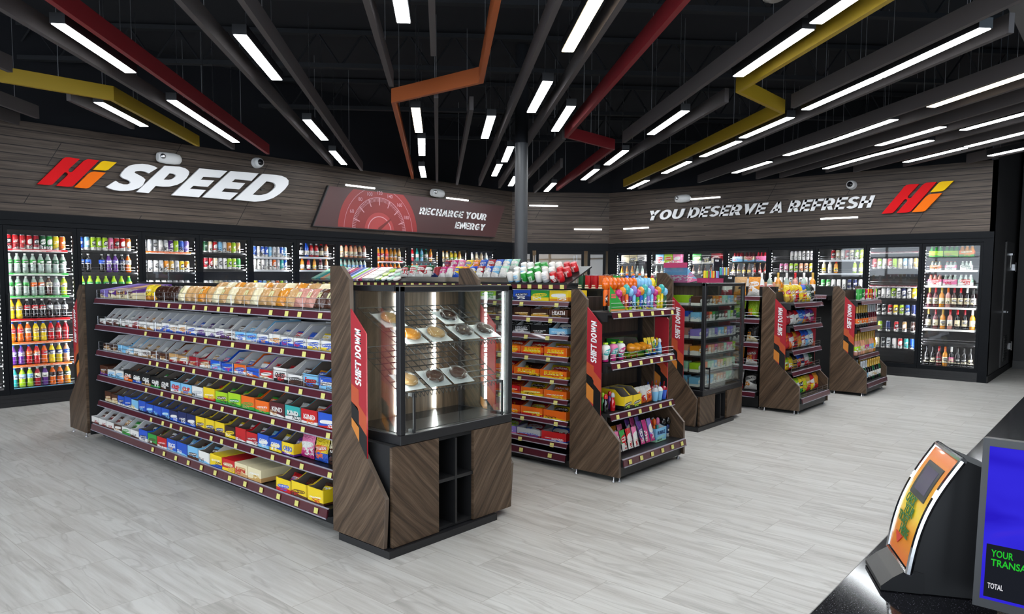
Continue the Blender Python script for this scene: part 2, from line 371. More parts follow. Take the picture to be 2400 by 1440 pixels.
# heavy slanted capitals for the wall signs and panel strips
def _ring(cx, cz, rx, rz, tx, tz, a0, a1, n=14):
    A = [math.radians(a0+(a1-a0)*k/n) for k in range(n+1)]
    return [[(cx+rx*math.cos(a), cz+rz*math.sin(a)), (cx+rx*math.cos(b), cz+rz*math.sin(b)), (cx+(rx-tx)*math.cos(b), cz+(rz-tz)*math.sin(b)), (cx+(rx-tx)*math.cos(a), cz+(rz-tz)*math.sin(a))] for a, b in zip(A, A[1:])]
def _bar(x0, z0, x1, z1): return [[(x0, z0), (x1, z0), (x1, z1), (x0, z1)]]
_st = _bar(0, 0, .27, 1)
GLY = {
 'A': (.96, [[(0, 0), (.27, 0), (.6, 1), (.36, 1)], [(.68, 0), (.96, 0), (.62, 1), (.36, 1)]]+_bar(.22, .17, .74, .36)),
 'C': (.80, _ring(.44, .5, .44, .5, .26, .2, 45, 315)), 'D': (.84, _st+_bar(.1, .8, .4, 1)+_bar(.1, 0, .4, .2)+_ring(.38, .5, .46, .5, .26, .2, -90, 90)),
 'E': (.68, _st+_bar(.1, 0, .66, .2)+_bar(.1, .4, .6, .59)+_bar(.1, .8, .68, 1)), 'F': (.66, _st+_bar(.1, .8, .68, 1)+_bar(.1, .36, .6, .55)),
 'G': (.84, _ring(.44, .5, .44, .5, .26, .2, 45, 330)+_bar(.46, .38, .83, .54)+_bar(.58, .12, .83, .5)), 'H': (.82, _st+_bar(.55, 0, .82, 1)+_bar(.1, .4, .7, .6)), 'I': (.27, _st),
 'N': (.84, _st+_bar(.57, 0, .84, 1)+[[(0, 1), (.26, 1), (.84, 0), (.58, 0)]]), 'O': (.92, _ring(.46, .5, .46, .5, .27, .2, 0, 360, 26)),
 'R': (.80, _st+_bar(.1, .8, .4, 1)+_bar(.1, .30, .4, .50)+_ring(.38, .65, .38, .35, .26, .2, -90, 90)+[[(.28, .36), (.58, .40), (.82, 0), (.52, 0)]]),
 'S': (.74, _ring(.38, .715, .37, .285, .25, .19, 25, 270)+_ring(.36, .285, .37, .285, .25, .19, -155, 90)), 'T': (.80, _bar(0, .8, .8, 1)+_bar(.265, 0, .535, .9)),
 'U': (.84, _bar(0, .42, .27, 1)+_bar(.57, .42, .84, 1)+_ring(.42, .43, .42, .43, .27, .21, 180, 360)), 'V': (.92, [[(0, 1), (.29, 1), (.60, 0), (.34, 0)], [(.64, 1), (.92, 1), (.60, 0), (.34, 0)]]),
 'W': (1.32, [[(0, 1), (.27, 1), (.47, 0), (.21, 0)], [(.21, 0), (.47, 0), (.77, 1), (.55, 1)], [(.55, 1), (.77, 1), (1.03, 0), (.78, 0)], [(.78, 0), (1.03, 0), (1.32, 1), (1.06, 1)]]),
 'Y': (.86, [[(0, 1), (.3, 1), (.56, .45), (.29, .45)], [(.57, 1), (.86, 1), (.56, .45), (.29, .45)]]+_bar(.29, 0, .56, .5))}
def heavy(t, h, width, depth=.02, shear=.27, gap=.085, space=.34):
    '''[(letter, mesh builder)] for a line of capitals fitted to a width, standing up and facing -y'''
    x = 0; pos = []
    for c in t:
        if c == ' ': x += space; continue
        pos.append((c, x)); x += GLY[c][0]+gap
    tot = x-gap+shear; k = width/tot; out = []
    for c, x in pos:
        mb = MB()
        for poly in GLY[c][1]: mb.prism([((x+px+shear*pz)*k, pz*h) for px, pz in poly], 'y', -depth/2, depth/2)
        out.append((c, mb))
    return out
# lettering ------------------------------------------------------
TXT = {}
def text_mesh(t, h, bold=.0, shear=0.0, depth=.003, align='CENTER', mat=None, space=1.0, sx=1.0):
    key = (t, h, bold, shear, depth, align, mat.name if mat else '', space, sx)
    if key in TXT: return TXT[key]
    cu = bpy.data.curves.new('text', 'FONT'); cu.body = t; cu.size = h/.72; cu.shear = shear; cu.offset = bold*h; cu.extrude = depth/2
    cu.align_x = align; cu.space_character = space; cu.resolution_u = 3
    o = bpy.data.objects.new('text', cu); C.objects.link(o)
    dg = bpy.context.evaluated_depsgraph_get(); me = bpy.data.meshes.new_from_object(o.evaluated_get(dg))
    bpy.data.objects.remove(o); bpy.data.curves.remove(cu)
    # stand upright: text x -> x, text y -> z, facing -y
    for v in me.vertices: x, y, z = v.co; v.co = (x*sx, -z, y)
    me.name = 'lettering'; me.materials.clear(); me.materials.append(mat or LETTER); TXT[key] = me
    return me

# ================================================================ THE ROOM
struct('floor', MB().box(-4, 17, -4, 11.5, -.1, 0), FLOOR)
struct('ceiling', MB().box(-4, 17, -4, 11.5, 4.4, 4.5), CEIL)
struct('wall_left', MB().box(-4, 11.083, 9.632, 9.70, 2.22, 3.25), PLX)
struct('wall_corner', MB().prism([(11.083, 9.632), (12.507, 8.234), (12.555, 8.282), (11.131, 9.70)], 'z', 2.22, 3.25), PLD)
struct('wall_right', MB().box(12.507, 12.575, 1.6, 8.234, 2.22, 3.25), PLY)
# black zone above the planked fascia, up to the roof
struct('wall_upper', MB().box(-4, 11.2, 9.72, 9.80, 2.22, 4.4).box(12.59, 12.67, 1.7, 8.3, 2.22, 4.4)
       .prism([(11.1, 9.72), (12.6, 8.22), (12.66, 8.28), (11.16, 9.80)], 'z', 2.22, 4.4), CEIL)
struct('wall_back', MB().box(-4.1, -4, -4, 11.5, 0, .3).box(-4.1, -4, -4, 11.5, 3.1, 4.4).box(-4.1, -4, -4, -2.6, .3, 3.1).box(-4.1, -4, 8.6, 11.5, .3, 3.1), GREYW)
sf = struct('window_4', MB().box(-4.09, -4.08, -2.6, 8.6, .3, 3.1), emis('day_and_fill', (.80, .90, 1, 1), STORE_E))
for k in range(8): obj('mullion', MB().box(-4.1, -3.97, -2.6+k*1.6-.03, -2.6+k*1.6+.03, .3, 3.1), BLACK, sf)
obj('transom', MB().box(-4.1, -3.97, -2.6, 8.6, 2.3, 2.36), BLACK, sf)
struct('wall_front', MB().box(5, 17, -4.1, -4, 0, 4.4).box(-4, 5, -4.1, -4, 3.1, 4.4).box(-4, 5, -4.1, -4, 0, .3), GREYW)
sf = struct('fill_window', MB().box(-4, 5, -4.09, -4.08, .3, 3.1), MATS['day_and_fill'])  # unseen glowing window, added to brighten the left wall and its letters
for k in range(6): obj('mullion', MB().box(-4+k*1.8-.03, -4+k*1.8+.03, -4.1, -3.97, .3, 3.1), BLACK, sf)
obj('transom', MB().box(-4, 5, -4.1, -3.97, 2.3, 2.36), BLACK, sf)
struct('wall_far', MB().box(16.9, 17, -4, 1.6, 0, 4.4), GREYW)
struct('wall_cooler_end', MB().box(12.507, 16.9, 1.6, 1.66, .1, 4.4), GREYW)
struct('baseboard_cooler', MB().box(12.49, 16.9, 1.585, 1.66, 0, .1), BLACKM)
struct('wall_side', MB().box(14.95, 15.0, -4, 1.55, 0, 4.4), simple('side_wall', (.035, .035, .037, 1), .6))
struct('baseboard_side', MB().box(14.93, 14.949, -4, 1.55, 0, .14), simple('side_base', (.06, .06, .06, 1), .5))
# service door in the cooler's grey end wall
d1 = struct('door_1', MB().box(13.72, 14.62, 1.578, 1.599, .12, 2.12).box(13.705, 13.72, 1.583, 1.599, .12, 2.135).box(14.62, 14.635, 1.583, 1.599, .12, 2.135).box(13.705, 14.635, 1.583, 1.599, 2.12, 2.135), simple('door_grey', (.05, .048, .05, 1), .4))
d1['label'] = 'dark grey service door in the end wall of the coolers'
for z in (.36, 1.68): obj('hinge', MB().box(14.56, 14.68, 1.55, 1.578, z, z+.1).tube((14.62, 1.55, z-.02), (14.62, 1.55, z+.13), .014), CHROME, d1)
obj('handle', MB().box(13.76, 13.86, 1.55, 1.578, 1.0, 1.03).tube((13.78, 1.535, 1.01), (13.87, 1.535, 1.01), .011).tube((13.78, 1.535, 1.01), (13.78, 1.578, 1.01), .009), CHROME, d1)
v = MB().box(13.9, 14.25, 1.57, 1.578, .2, .62)
for k in range(9): v.box(13.91, 14.24, 1.564, 1.57, .22+k*.042, .245+k*.042)
obj('vent_grille', v, simple('vent_dark', (.03, .03, .03, 1), .5), d1)
# clip of papers on the end wall
cl = empty('document_holder', 'white document holder fixed high on the grey service door', 'document holder', (14.2, 1.578, 1.72))
obj('clip', MB().box(-.02, .09, -.03, 0, .2, .23).tube((.08, -.035, .21), (.1, -.02, .24), .008), CHROME, cl)
obj('papers', MB().box(-.02, .07, -.012, -.004, 0, .2), WHITE, cl)
# headers and fillers (black) round the cooler doors
struct('trim_1', MB().box(1.6, 11.083, 9.61, 9.72, 2.072, 2.22).box(1.6, 11.083, 9.60, 9.72, 2.13, 2.145), FRAME)
struct('trim_2', MB().box(12.485, 12.59, 1.6, 8.234, 2.072, 2.22).box(12.475, 12.59, 1.6, 8.234, 2.13, 2.145), FRAME)
struct('trim_3', MB().prism([(11.075, 9.615), (12.49, 8.225), (12.56, 8.295), (11.145, 9.685)], 'z', 2.072, 2.22), FRAME)
struct('trim_4', MB().box(10.577, 11.083, 9.61, 9.72, 0, 2.072), FRAME)
struct('trim_5', MB().box(12.485, 12.59, 8.08, 8.234, 0, 2.072).box(12.485, 12.59, 1.6, 1.72, 0, 2.072), FRAME)
# roof joists
for k in range(7):
    t = -3.5+k*2.1; mb = MB()
    cx, cy = 6.2+t*.707, 5.2+t*.707
    a, b = (cx-4.5, cy+4.5), (cx+4.5, cy-4.5)
    for z in (3.95, 4.33):
        mb.prism([(a[0]-.03, a[1]-.03), (b[0]-.03, b[1]-.03), (b[0]+.03, b[1]+.03), (a[0]+.03, a[1]+.03)], 'z', z, z+.05)
    for j in range(24):
        p = lambda q, z: (a[0]+(b[0]-a[0])*q, a[1]+(b[1]-a[1])*q, z)
        mb.tube(p(j/24, 3.97), p((j+.5)/24, 4.36), .012, 4); mb.tube(p((j+.5)/24, 4.36), p((j+1)/24, 3.97), .012, 4)
    o = struct('ceiling_joist', mb, simple('joist', (.005, .006, .009, 1), .8)); o['label'] = 'black open web roof joist above the hanging baffles'
# bright roof light above the counter end
sky = struct('window_1', MB().box(5.2, 9.2, -1.2, .66, 3.5, 3.52), emis('sky_pane', (.62, .82, 1, 1), 1.3))
obj('window_frame', MB().box(5.1, 9.3, .66, .78, 3.4, 3.6).box(5.1, 9.3, -1.3, -1.2, 3.4, 3.6).box(5.1, 5.2, -1.2, .66, 3.4, 3.6).box(9.2, 9.3, -1.2, .66, 3.4, 3.6).box(6.44, 6.47, -1.2, .66, 3.47, 3.5), simple('sky_frame', (.09, .085, .085, 1), .5), sky)
# steel column
col_ = struct('column', MB().lathe([(.082, 1.30), (.082, 3.2)], 24, cx=7.02, cy=5.95).lathe([(.082, 0), (.082, 1.30)], 24, cx=7.02, cy=5.95), simple('column_grey', (.035, .037, .042, 1), .4))
obj('collar', MB().lathe([(.086, 3.2), (.086, 4.4)], 24, cx=7.02, cy=5.95), CEIL, col_)

# ================================================================ CEILING BAFFLES AND LAMPS
BD = math.radians(46.6); BDX, BDY = math.cos(BD), math.sin(BD)
def back(p, l): return (p[0]-BDX*l, p[1]-BDY*l)
ZB, HB, TB = 3.2, .135, .042
def baffle(pts, mat, label):
    o = empty('ceiling_baffle', label, 'ceiling baffle', (pts[0][0], pts[0][1], ZB), 0, 'hanging ceiling baffles')
    ox, oy = pts[0]; mb = MB()
    # one mitred ribbon
    n = len(pts); lf = []; rt = []
    for i, p in enumerate(pts):
        a = Vector(pts[max(i-1, 0)]); b = Vector(pts[min(i+1, n-1)]); p = Vector(p)
        d1 = (p-a).normalized() if i else (b-p).normalized(); d2 = (b-p).normalized() if i < n-1 else d1
        n1 = Vector((-d1.y, d1.x)); n2 = Vector((-d2.y, d2.x)); m_ = (n1+n2).normalized(); k = TB/2/max(m_.dot(n1), .3)
        lf.append(p+m_*k); rt.append(p-m_*k)
    for i in range(n-1):
        q = [lf[i], rt[i], rt[i+1], lf[i+1]]
        mb.prism([(v.x-ox, v.y-oy) for v in q], 'z', 0, HB)
    obj('blade', mb, mat, o)
    for i in range(n-1):
        a = Vector(pts[i]); b = Vector(pts[i+1])
        for t in ((.2, .8) if (b-a).length > 1.5 else (.5,)):
            q = a+(b-a)*t; obj('hanger_wire', MB().tube((q.x-ox, q.y-oy, HB), (q.x-ox, q.y-oy, 4.4-ZB), .003, 4), STEEL, o)
YEL = simple('baffle_yellow', (.36, .235, .012, 1), .5); REDB = simple('baffle_red', (.20, .012, .016, 1), .5); ORB = simple('baffle_orange', (.36, .085, .02, 1), .5)
GB = [  # grey baffles, left to right across the ceiling: start, end
 ((.4, 7.96), (2.585, 9.66)), ((1.26, 7.81), (2.608, 9.09)), ((2.547, 7.93), (3.504, 8.874)), ((.2, 5.65), (1.889, 7.227)),
 ((.73, 4.87), (4.914, 9.215)), ((1.4, 3.82), (6.612, 9.411)), ((1.6, 3.47), (7.2, 9.446)), ((2.1, 2.9), (4.231, 5.114)),
 ((4.763, 5.102), (8.935, 9.55)), ((2.4, 2.62), (3.869, 4.173)), ((5.325, 5.181), (9.377, 9.492)), ((2.9, 2.01), (9.724, 9.251)),
 ((3.15, 1.71), (10.21, 9.2)), ((7.153, 5.383), (9.61, 8.019)), ((8.884, 6.728), (11.2, 9.15)),
 ((3.9, .74), (7.803, 4.938)), ((6.663, 3.069), (10.681, 7.476)), ((5.3, .5), (7.307, 2.67)), ((6.06, .742), (11.972, 7.229)),
 ((6.6, .05), (11.835, 5.935)), ((7.1, .07), (11.43, 4.95)), ((7.7, .1), (12.0, 4.95)), ((8.4, .45), (12.114, 4.594)), ((8.6, .05), (11.95, 3.80)),
 ((9.4, .35), (12.2, 3.46)), ((10.0, .5), (12.05, 2.72)), ((11.2, .75), (12.3, 1.95))]
for i, (a, b) in enumerate(GB):
    s = 'long' if math.dist(a, b) > 5 else ('short' if math.dist(a, b) < 2 else 'medium')
    baffle([a, b], BAFF, f'{s} grey straight ceiling baffle, {ORD[i]} of the grey ones counted from the left wall side')
baffle([(.95, 7.70), (1.921, 7.645), (2.82, 7.6), (4.507, 9.369)], YEL, 'yellow bent ceiling baffle over the large red and white logo wall')
baffle([(.86, 4.43), (5.414, 9.203)], REDB, 'dark red straight ceiling baffle running to the left wall')
baffle([(2.7, 2.35), (4.655, 4.413), (4.63, 5.565), (8.338, 9.526)], ORB, 'orange stepped ceiling baffle in the middle of the ceiling')
baffle([(3.4, 1.42), (7.085, 5.297), (8.121, 5.302), (11.18, 8.57)], REDB, 'red stepped ceiling baffle behind the grey steel column')
baffle([(4.2, .46), (6.385, 2.832), (7.465, 2.83), (11.478, 7.239)], YEL, 'yellow stepped ceiling baffle running towards the right wall corner')

LM = [ # lamp centre lines (near end, far end), w = warm
 ((1.754, 5.608), (2.547, 6.457)), ((3.191, 7.152), (3.95, 7.95)), ((3.97, 7.97), (4.682, 8.712)), ((2.767, 7.797), (3.53, 8.621)),
 ((2.664, 4.87), (3.457, 5.709)), ((4.526, 6.892), (5.317, 7.714)), ((5.84, 8.30), (6.64, 9.14)), ((2.42, 2.93), (3.248, 3.793)),
 ((4.914, 5.564), (5.746, 6.448), 1), ((6.027, 6.717), (6.838, 7.613)), ((7.5, 8.36), (8.33, 9.23)), ((3.62, 2.45), (4.446, 3.322), 1),
 ((4.998, 3.943), (5.797, 4.787)), ((5.851, 4.318), (6.699, 5.172)), ((5.666, 5.22), (6.498, 6.098)), ((7.129, 6.227), (7.972, 7.087)),
 ((8.106, 7.299), (8.95, 8.182)), ((9.24, 7.95), (10.086, 8.81)), ((10.297, 7.957), (11.148, 8.812)), ((9.423, 6.45), (10.261, 7.3)),
 ((8.305, 5.227), (9.143, 6.079)), ((6.747, 3.548), (7.57, 4.422)), ((4.2, .83), (5.026, 1.703)), ((5.11, 1.781), (5.895, 2.619)),
 ((5.856, .867), (6.672, 1.727)), ((6.685, 1.745), (7.46, 2.598)), ((7.71, 2.837), (8.446, 3.677)), ((8.626, 3.798), (9.375, 4.654)),
 ((9.66, 5.0), (10.449, 5.848)), ((11.02, 6.49), (11.83, 7.35)), ((7.3, .72), (8.123, 1.62), 1), ((8.504, 2.033), (9.285, 2.872)),
 ((9.31, 2.90), (9.996, 3.724)), ((10.388, 4.101), (11.107, 4.954)), ((9.239, 1.715), (10.001, 2.565)), ((10.039, 1.983), (10.73, 2.80)),
 ((10.75, 2.83), (11.546, 3.695)), ((8.8, .68), (9.588, 1.579)), ((10.0, .87), (10.79, 1.72)), ((10.86, 1.76), (11.641, 2.613)), ((11.0, .75), (11.757, 1.6))]
for i, l in enumerate(LM):
    a, b = Vector(l[0]), Vector(l[1]); warm = len(l) > 2
    ln = (b-a).length; ang = math.atan2(b.y-a.y, b.x-a.x)
    o = empty('strip_light', f"{'warm white' if warm else 'cool white'} linear strip light hanging between ceiling baffles, {ORD[i % 30] if i < 30 else 'thirty-'+ORD[i-30]} from the left wall side", 'ceiling light', (a.x, a.y, 3.2), ang, 'linear ceiling lights')
    obj('housing', MB().box(-.01, ln+.01, -.05, .05, .004, .075), BLACK, o)
    obj('diffuser', MB().box(0, ln, -.043, .043, 0, .012), LAMPW if warm else LAMP, o)
    for t in (.15, .85): obj('hanger_wire', MB().tube((ln*t, 0, .075), (ln*t, 0, 1.2), .003, 4), STEEL, o)

# the rows go on over the counter and the entrance side
for i, (x, y) in enumerate(((.9, 6.0), (-.4, 4.6), (.9, 3.25), (-.4, 1.9), (1.75, 2.3), (.4, 1.0), (-.9, -.3), (2.3, 1.2), (1.0, -.1), (3.0, -.3), (1.7, -1.6), (4.6, -.3), (-2.0, 3.0), (-1.9, 6.2), (-2.4, .4), (-.6, 7.6))):
    o = empty('strip_light', f'cool white linear strip light overhead outside the picture, {ORD[i]} of that side', 'ceiling light', (x, y, 3.2), BD, 'linear ceiling lights')
    obj('housing', MB().box(-.61, .61, -.05, .05, .004, .075), BLACK, o); obj('diffuser', MB().box(-.6, .6, -.043, .043, 0, .012), LAMP, o)
    for t in (-.4, .4): obj('hanger_wire', MB().tube((t, 0, .075), (t, 0, 1.2), .003, 4), STEEL, o)
# small ceiling sensor
o = empty('ceiling_sensor', 'small white oval sensor hanging near the red stepped ceiling baffle', 'sensor', (5.05, 2.0, 3.42))
obj('body', MB().lathe([(.03, 0), (.075, .02), (.075, .05), (.03, .07)], 16), simple('sensor_white', (.4, .38, .36, 1), .5), o)
obj('rod', MB().tube((0, 0, .07), (0, 0, .98), .006), BLACK, o)

# ================================================================ WALL SIGNS
SG = {
'H':[(2.72,2.55),(2.96,2.83),(2.99,2.87),(3.02,2.89),(3.06,2.895),(3.17,2.89),(3.05,2.76),(3.04,2.74),(3.05,2.725),(3.065,2.72),(3.085,2.73),(3.20,2.86),(3.22,2.88),(3.26,2.90),(3.38,2.90),(3.105,2.585),(3.08,2.56),(3.04,2.55),(2.91,2.55),(3.03,2.68),(3.04,2.70),(3.025,2.715),(3.005,2.715),(2.99,2.70),(2.89,2.58),(2.87,2.56),(2.84,2.55)],
'dot':[(3.31,2.78),(3.39,2.87),(3.41,2.89),(3.44,2.90),(3.58,2.90),(3.50,2.82),(3.48,2.80),(3.45,2.785)],
'stem':[(3.10,2.55),(3.26,2.73),(3.29,2.75),(3.32,2.76),(3.45,2.76),(3.28,2.58),(3.26,2.56),(3.23,2.55)],
'S':[(3.45,2.59),(3.56,2.675),(3.60,2.65),(3.65,2.64),(3.70,2.645),(3.73,2.66),(3.735,2.675),(3.725,2.69),(3.70,2.70),(3.65,2.715),(3.63,2.73),(3.62,2.75),(3.64,2.79),(3.68,2.84),(3.73,2.88),(3.80,2.905),(3.88,2.92),(3.95,2.92),(4.02,2.91),(4.07,2.89),(3.96,2.81),(3.92,2.825),(3.87,2.83),(3.83,2.825),(3.795,2.815),(3.785,2.80),(3.80,2.79),(3.85,2.77),(3.89,2.75),(3.915,2.725),(3.90,2.69),(3.88,2.65),(3.83,2.61),(3.76,2.58),(3.70,2.565),(3.62,2.555),(3.54,2.56),(3.48,2.575)],
'P':bridge([(3.80,2.56),(4.16,2.93),(4.35,2.94),(4.42,2.93),(4.46,2.91),(4.48,2.885),(4.47,2.85),(4.44,2.80),(4.38,2.74),(4.31,2.70),(4.22,2.67),(4.14,2.66),(4.04,2.66),(3.95,2.56)],[(4.14,2.75),(4.22,2.84),(4.27,2.84),(4.30,2.83),(4.305,2.815),(4.28,2.79),(4.25,2.77),(4.21,2.755)]),
'E':[(4.24,2.56),(4.62,2.95),(5.01,2.96),(4.90,2.855),(4.67,2.845),(4.63,2.80),(4.82,2.81),(4.725,2.715),(4.53,2.71),(4.48,2.665),(4.70,2.67),(4.60,2.565)],
'E2':[(4.65,2.57),(5.06,2.965),(5.48,2.98),(5.37,2.865),(5.12,2.86),(5.07,2.815),(5.27,2.82),(5.18,2.725),(4.97,2.72),(4.92,2.67),(5.16,2.675),(5.04,2.57)],
'D':bridge([(5.10,2.575),(5.54,2.98),(5.76,2.99),(5.85,2.985),(5.92,2.965),(5.96,2.93),(5.955,2.87),(5.90,2.80),(5.81,2.72),(5.70,2.65),(5.57,2.60),(5.42,2.575)],[(5.38,2.67),(5.60,2.88),(5.66,2.88),(5.72,2.87),(5.75,2.845),(5.74,2.81),(5.69,2.76),(5.62,2.71),(5.53,2.68),(5.47,2.67)])}
SIGNR = simple('sign_red', (.72, .004, .008, 1), .6, 0, .15); SIGNO = simple('sign_orange', (.92, .17, .001, 1), .6, 0, .15); SIGNY = simple('sign_yellow', (.90, .55, .003, 1), .6, 0, .15)
def emblem(label, fr, u0, z0, sx, sz, d=-.06):
    p = fr.p(u0, 0); o = empty('logo_sign', label, 'sign', (p[0], p[1], z0), fr.a)
    for k, m_ in (('H', SIGNR), ('dot', SIGNY), ('stem', SIGNO)):
        obj({'H': 'letter', 'dot': 'letter_dot', 'stem': 'letter_stem'}[k], MB().prism([((x-2.72)*sx, (z-2.55)*sz) for x, z in SG[k]], 'y', d, d+.035), m_, o)
    obj('standoff', MB().box(.2, .22, d+.035, 0, .1, .12).box(.45, .47, d+.035, 0, .12, .14).box(.62, .64, d+.035, 0, .1, .12).box(.65, .67, d+.035, 0, .26, .28), BLACK, o)
FL = Fr(0, 9.632, 0); FR_ = Fr(12.507, 8.234, -90); FM = Fr(11.083, 9.632, -45)
emblem('large red, orange and yellow slanted logo on the left plank wall', FL, 2.72, 2.55, 1, 1)
o = empty('sign_lettering', 'big white raised slanted letters beside the logo on the left plank wall', 'sign', (3.45, 9.632, 2.55))
for k in ('S', 'P', 'E', 'E2', 'D'):
    obj('letter', MB().prism([(x-3.45, z-2.55) for x, z in SG[k]], 'y', -.06, -.025), LETTER, o)
    cx = sum(p[0] for p in SG[k])/len(SG[k])-3.45
    obj('standoff', MB().box(cx-.02-(.1 if k in 'PD' else 0), cx-(.1 if k in 'PD' else 0), -.025, 0, .2, .22), BLACK, o)
emblem('red, orange and yellow slanted logo at the right end of the right plank wall', FR_, 8.234-3.10, 2.552, 1.123, 1.24)
o = empty('sign_lettering', 'white raised YOU DESERVE A REFRESH letters on the right plank wall', 'sign', (12.507, 7.34, 2.65), -PI/2)
def word(parent, t, h, x0, x1, z0, mat=None, depth=.02, y=-.03, name='letter'):
    for c, mb in heavy(t, h, x1-x0, depth): obj(name, mb, mat or LETTER, parent, loc=(x0, y, z0))
word(o, 'YOU', .185, 0, .83, .0); word(o, 'DESERVE', .19, .87, 2.42, .005); word(o, 'A', .19, 2.44, 2.71, .01); word(o, 'REFRESH', .19, 2.75, 4.13, .01)

# red gauge poster on the left wall, leaning out a little
o = empty('wall_poster', 'dark red slanted poster with a speed gauge and RECHARGE YOUR ENERGY', 'poster', (6.381, 9.632, 2.29))
PP = [(0, 0), (4.126, .02), (4.425, .642), (.295, .634)]
obj('panel', MB().prism(PP, 'y', -.05, 0), simple('poster_maroon', (.075, .028, .028, 1), .4), o)
obj('edge', MB().prism([(-.02, -.012), (4.13, .008), (4.125, .02), (0, 0)], 'y', -.055, 0).prism([(-.02, -.012), (0, 0), (.295, .634), (.275, .64)], 'y', -.055, 0), BLACK, o)
GX, GZ = 1.275, -.02
def clip(poly):
    def cut(poly, f):
        r = []
        for i in range(len(poly)):
            a, b = poly[i], poly[(i+1) % len(poly)]; fa, fb = f(a), f(b)
            if fa >= 0: r.append(a)
            if (fa >= 0) != (fb >= 0): t = fa/(fa-fb); r.append((a[0]+(b[0]-a[0])*t, a[1]+(b[1]-a[1])*t))
        return r
    poly = cut(poly, lambda p: p[1]-.012); return cut(poly, lambda p: .628-p[1])
def arcring(r0, r1, a0, a1, n=60):
    return [(GX+r1*math.cos(a), GZ+r1*math.sin(a)) for a in [a0+(a1-a0)*k/n for k in range(n+1)]]+[(GX+r0*math.cos(a), GZ+r0*math.sin(a)) for a in [a1+(a0-a1)*k/n for k in range(n+1)]]
disc = lambda r: [(GX+r*math.cos(2*PI*k/72), GZ+r*math.sin(2*PI*k/72)) for k in range(72)]
def flat(name, polys, y, mat):
    mb = MB()
    for q in polys:
        q = clip(q)
        if len(q) > 2: mb.prism(q, 'y', y, y+.001)
    return obj(name, mb, mat, o)
flat('gauge_disc', [disc(.83)], -.0515, simple('gauge_red', (.30, .028, .028, 1), .4))
flat('gauge_inner', [disc(.56)], -.0530, simple('gauge_red2', (.24, .026, .026, 1), .4))
flat('gauge_hub', [disc(.31)], -.0545, simple('gauge_red3', (.40, .05, .05, 1), .4))
PALE = simple('gauge_pale', (.62, .30, .34, 1), .4)
rings = []
for r0, r1 in ((.712, .719), (.553, .56)):
    for k in range(40):
        a0 = PI*k/40; a1 = PI*(k+1)/40; rings.append(arcring(r0, r1, a0, a1, 2))
rings += [arcring(.235, .25, PI*k/20, PI*(k+1)/20, 2) for k in range(20)]
ticks = []
for k in range(65):
    a = PI+.08-k*(PI+.16)/64; big = k % 8 == 0
    r0 = .43 if big else .49; wd = .011 if big else .004
    dx, dz = math.cos(a), math.sin(a)
    q = [(GX+dx*r0-dz*wd*.7, GZ+dz*r0+dx*wd*.7), (GX+dx*r0+dz*wd*.7, GZ+dz*r0-dx*wd*.7), (GX+dx*.556+dz*wd, GZ+dz*.556-dx*wd), (GX+dx*.556-dz*wd, GZ+dz*.556+dx*wd)]
    ticks.append(q)
flat('gauge_print', rings+ticks, -.0560, PALE)
nd = math.radians(42); dx, dz = math.cos(nd), math.sin(nd)
flat('gauge_needle', [[(GX-.02-dz*.03, GZ+.03+dx*.03), (GX-.02+dz*.03, GZ+.03-dx*.03), (GX+dx*.32+dz*.012, GZ+dz*.32-dx*.012), (GX+dx*.32-dz*.012, GZ+dz*.32+dx*.012)]], -.0575, simple('gauge_dark', (.16, .02, .02, 1), .4))
for t, a in (('60', 152), ('80', 128), ('100', 109), ('120', 90), ('140', 70), ('160', 48), ('180', 25)):
    a = math.radians(a); r = .635
    link('gauge_number', text_mesh(t, .06, .01, 0, .002, 'CENTER', PALE), o, (GX+r*math.cos(a), -.0575, GZ+r*math.sin(a)-.03))
word(o, 'RECHARGE YOUR', .125, 2.15, 3.90, .328, None, .006, -.054)
word(o, 'ENERGY', .125, 3.02, 3.86, .127, None, .006, -.054)

# wall light lines, cameras and emergency heads
for i, (fr, u0, u1, z, t) in enumerate(((FL, 7.02, 7.60, 2.976, 'over the gauge poster beside its left top edge'), (FL, 9.24, 9.81, 2.965, 'over the gauge poster beside the oval emergency light'),
        (FM, .35, .93, 2.976, 'upper one on the short corner wall'), (FM, 1.27, 1.84, 2.509, 'lower one on the short corner wall'),
        (FR_, .35, .927, 2.512, 'lowest left one on the right plank wall under the lettering'), (FR_, 1.818, 2.40, 3.004, 'above the lettering of the right plank wall'), (FR_, 4.19, 4.77, 2.52, 'below the word REFRESH on the right wall'))):
    p = fr.p(u0, 0); tag(obj('wall_light_line', MB().box(0, u1-u0, -.012, 0, -.012, .012), WLED, None, loc=(p[0], p[1], z), rz=fr.a), 'thin white light line '+t, 'wall light', 'light lines in the plank walls')
for i, (fr, u, z, t) in enumerate(((FL, 5.475, 3.13, 'white dome camera above the big white letters, left wall'), (FR_, 8.234-3.57, 3.04, 'white dome camera above REFRESH on the right wall'))):
    p = fr.p(u, 0); o = empty('security_camera', t, 'camera', (p[0], p[1], z), fr.a)
    obj('mount', MB().lathe([(.075, 0), (.075, .03), (.06, .05)], 20), WHITE, o, rot=(PI/2, 0, 0)); obj('body', MB().lathe([(.065, .05), (.07, .08), (.062, .11), (.045, .128)], 20), WHITE, o, rot=(PI/2, 0, 0))
    obj('lens', MB().lathe([(.044, .128), (.03, .145), (.01, .152)], 16), simple('lens', (.01, .01, .012, 1), .05), o, rot=(PI/2, 0, 0))
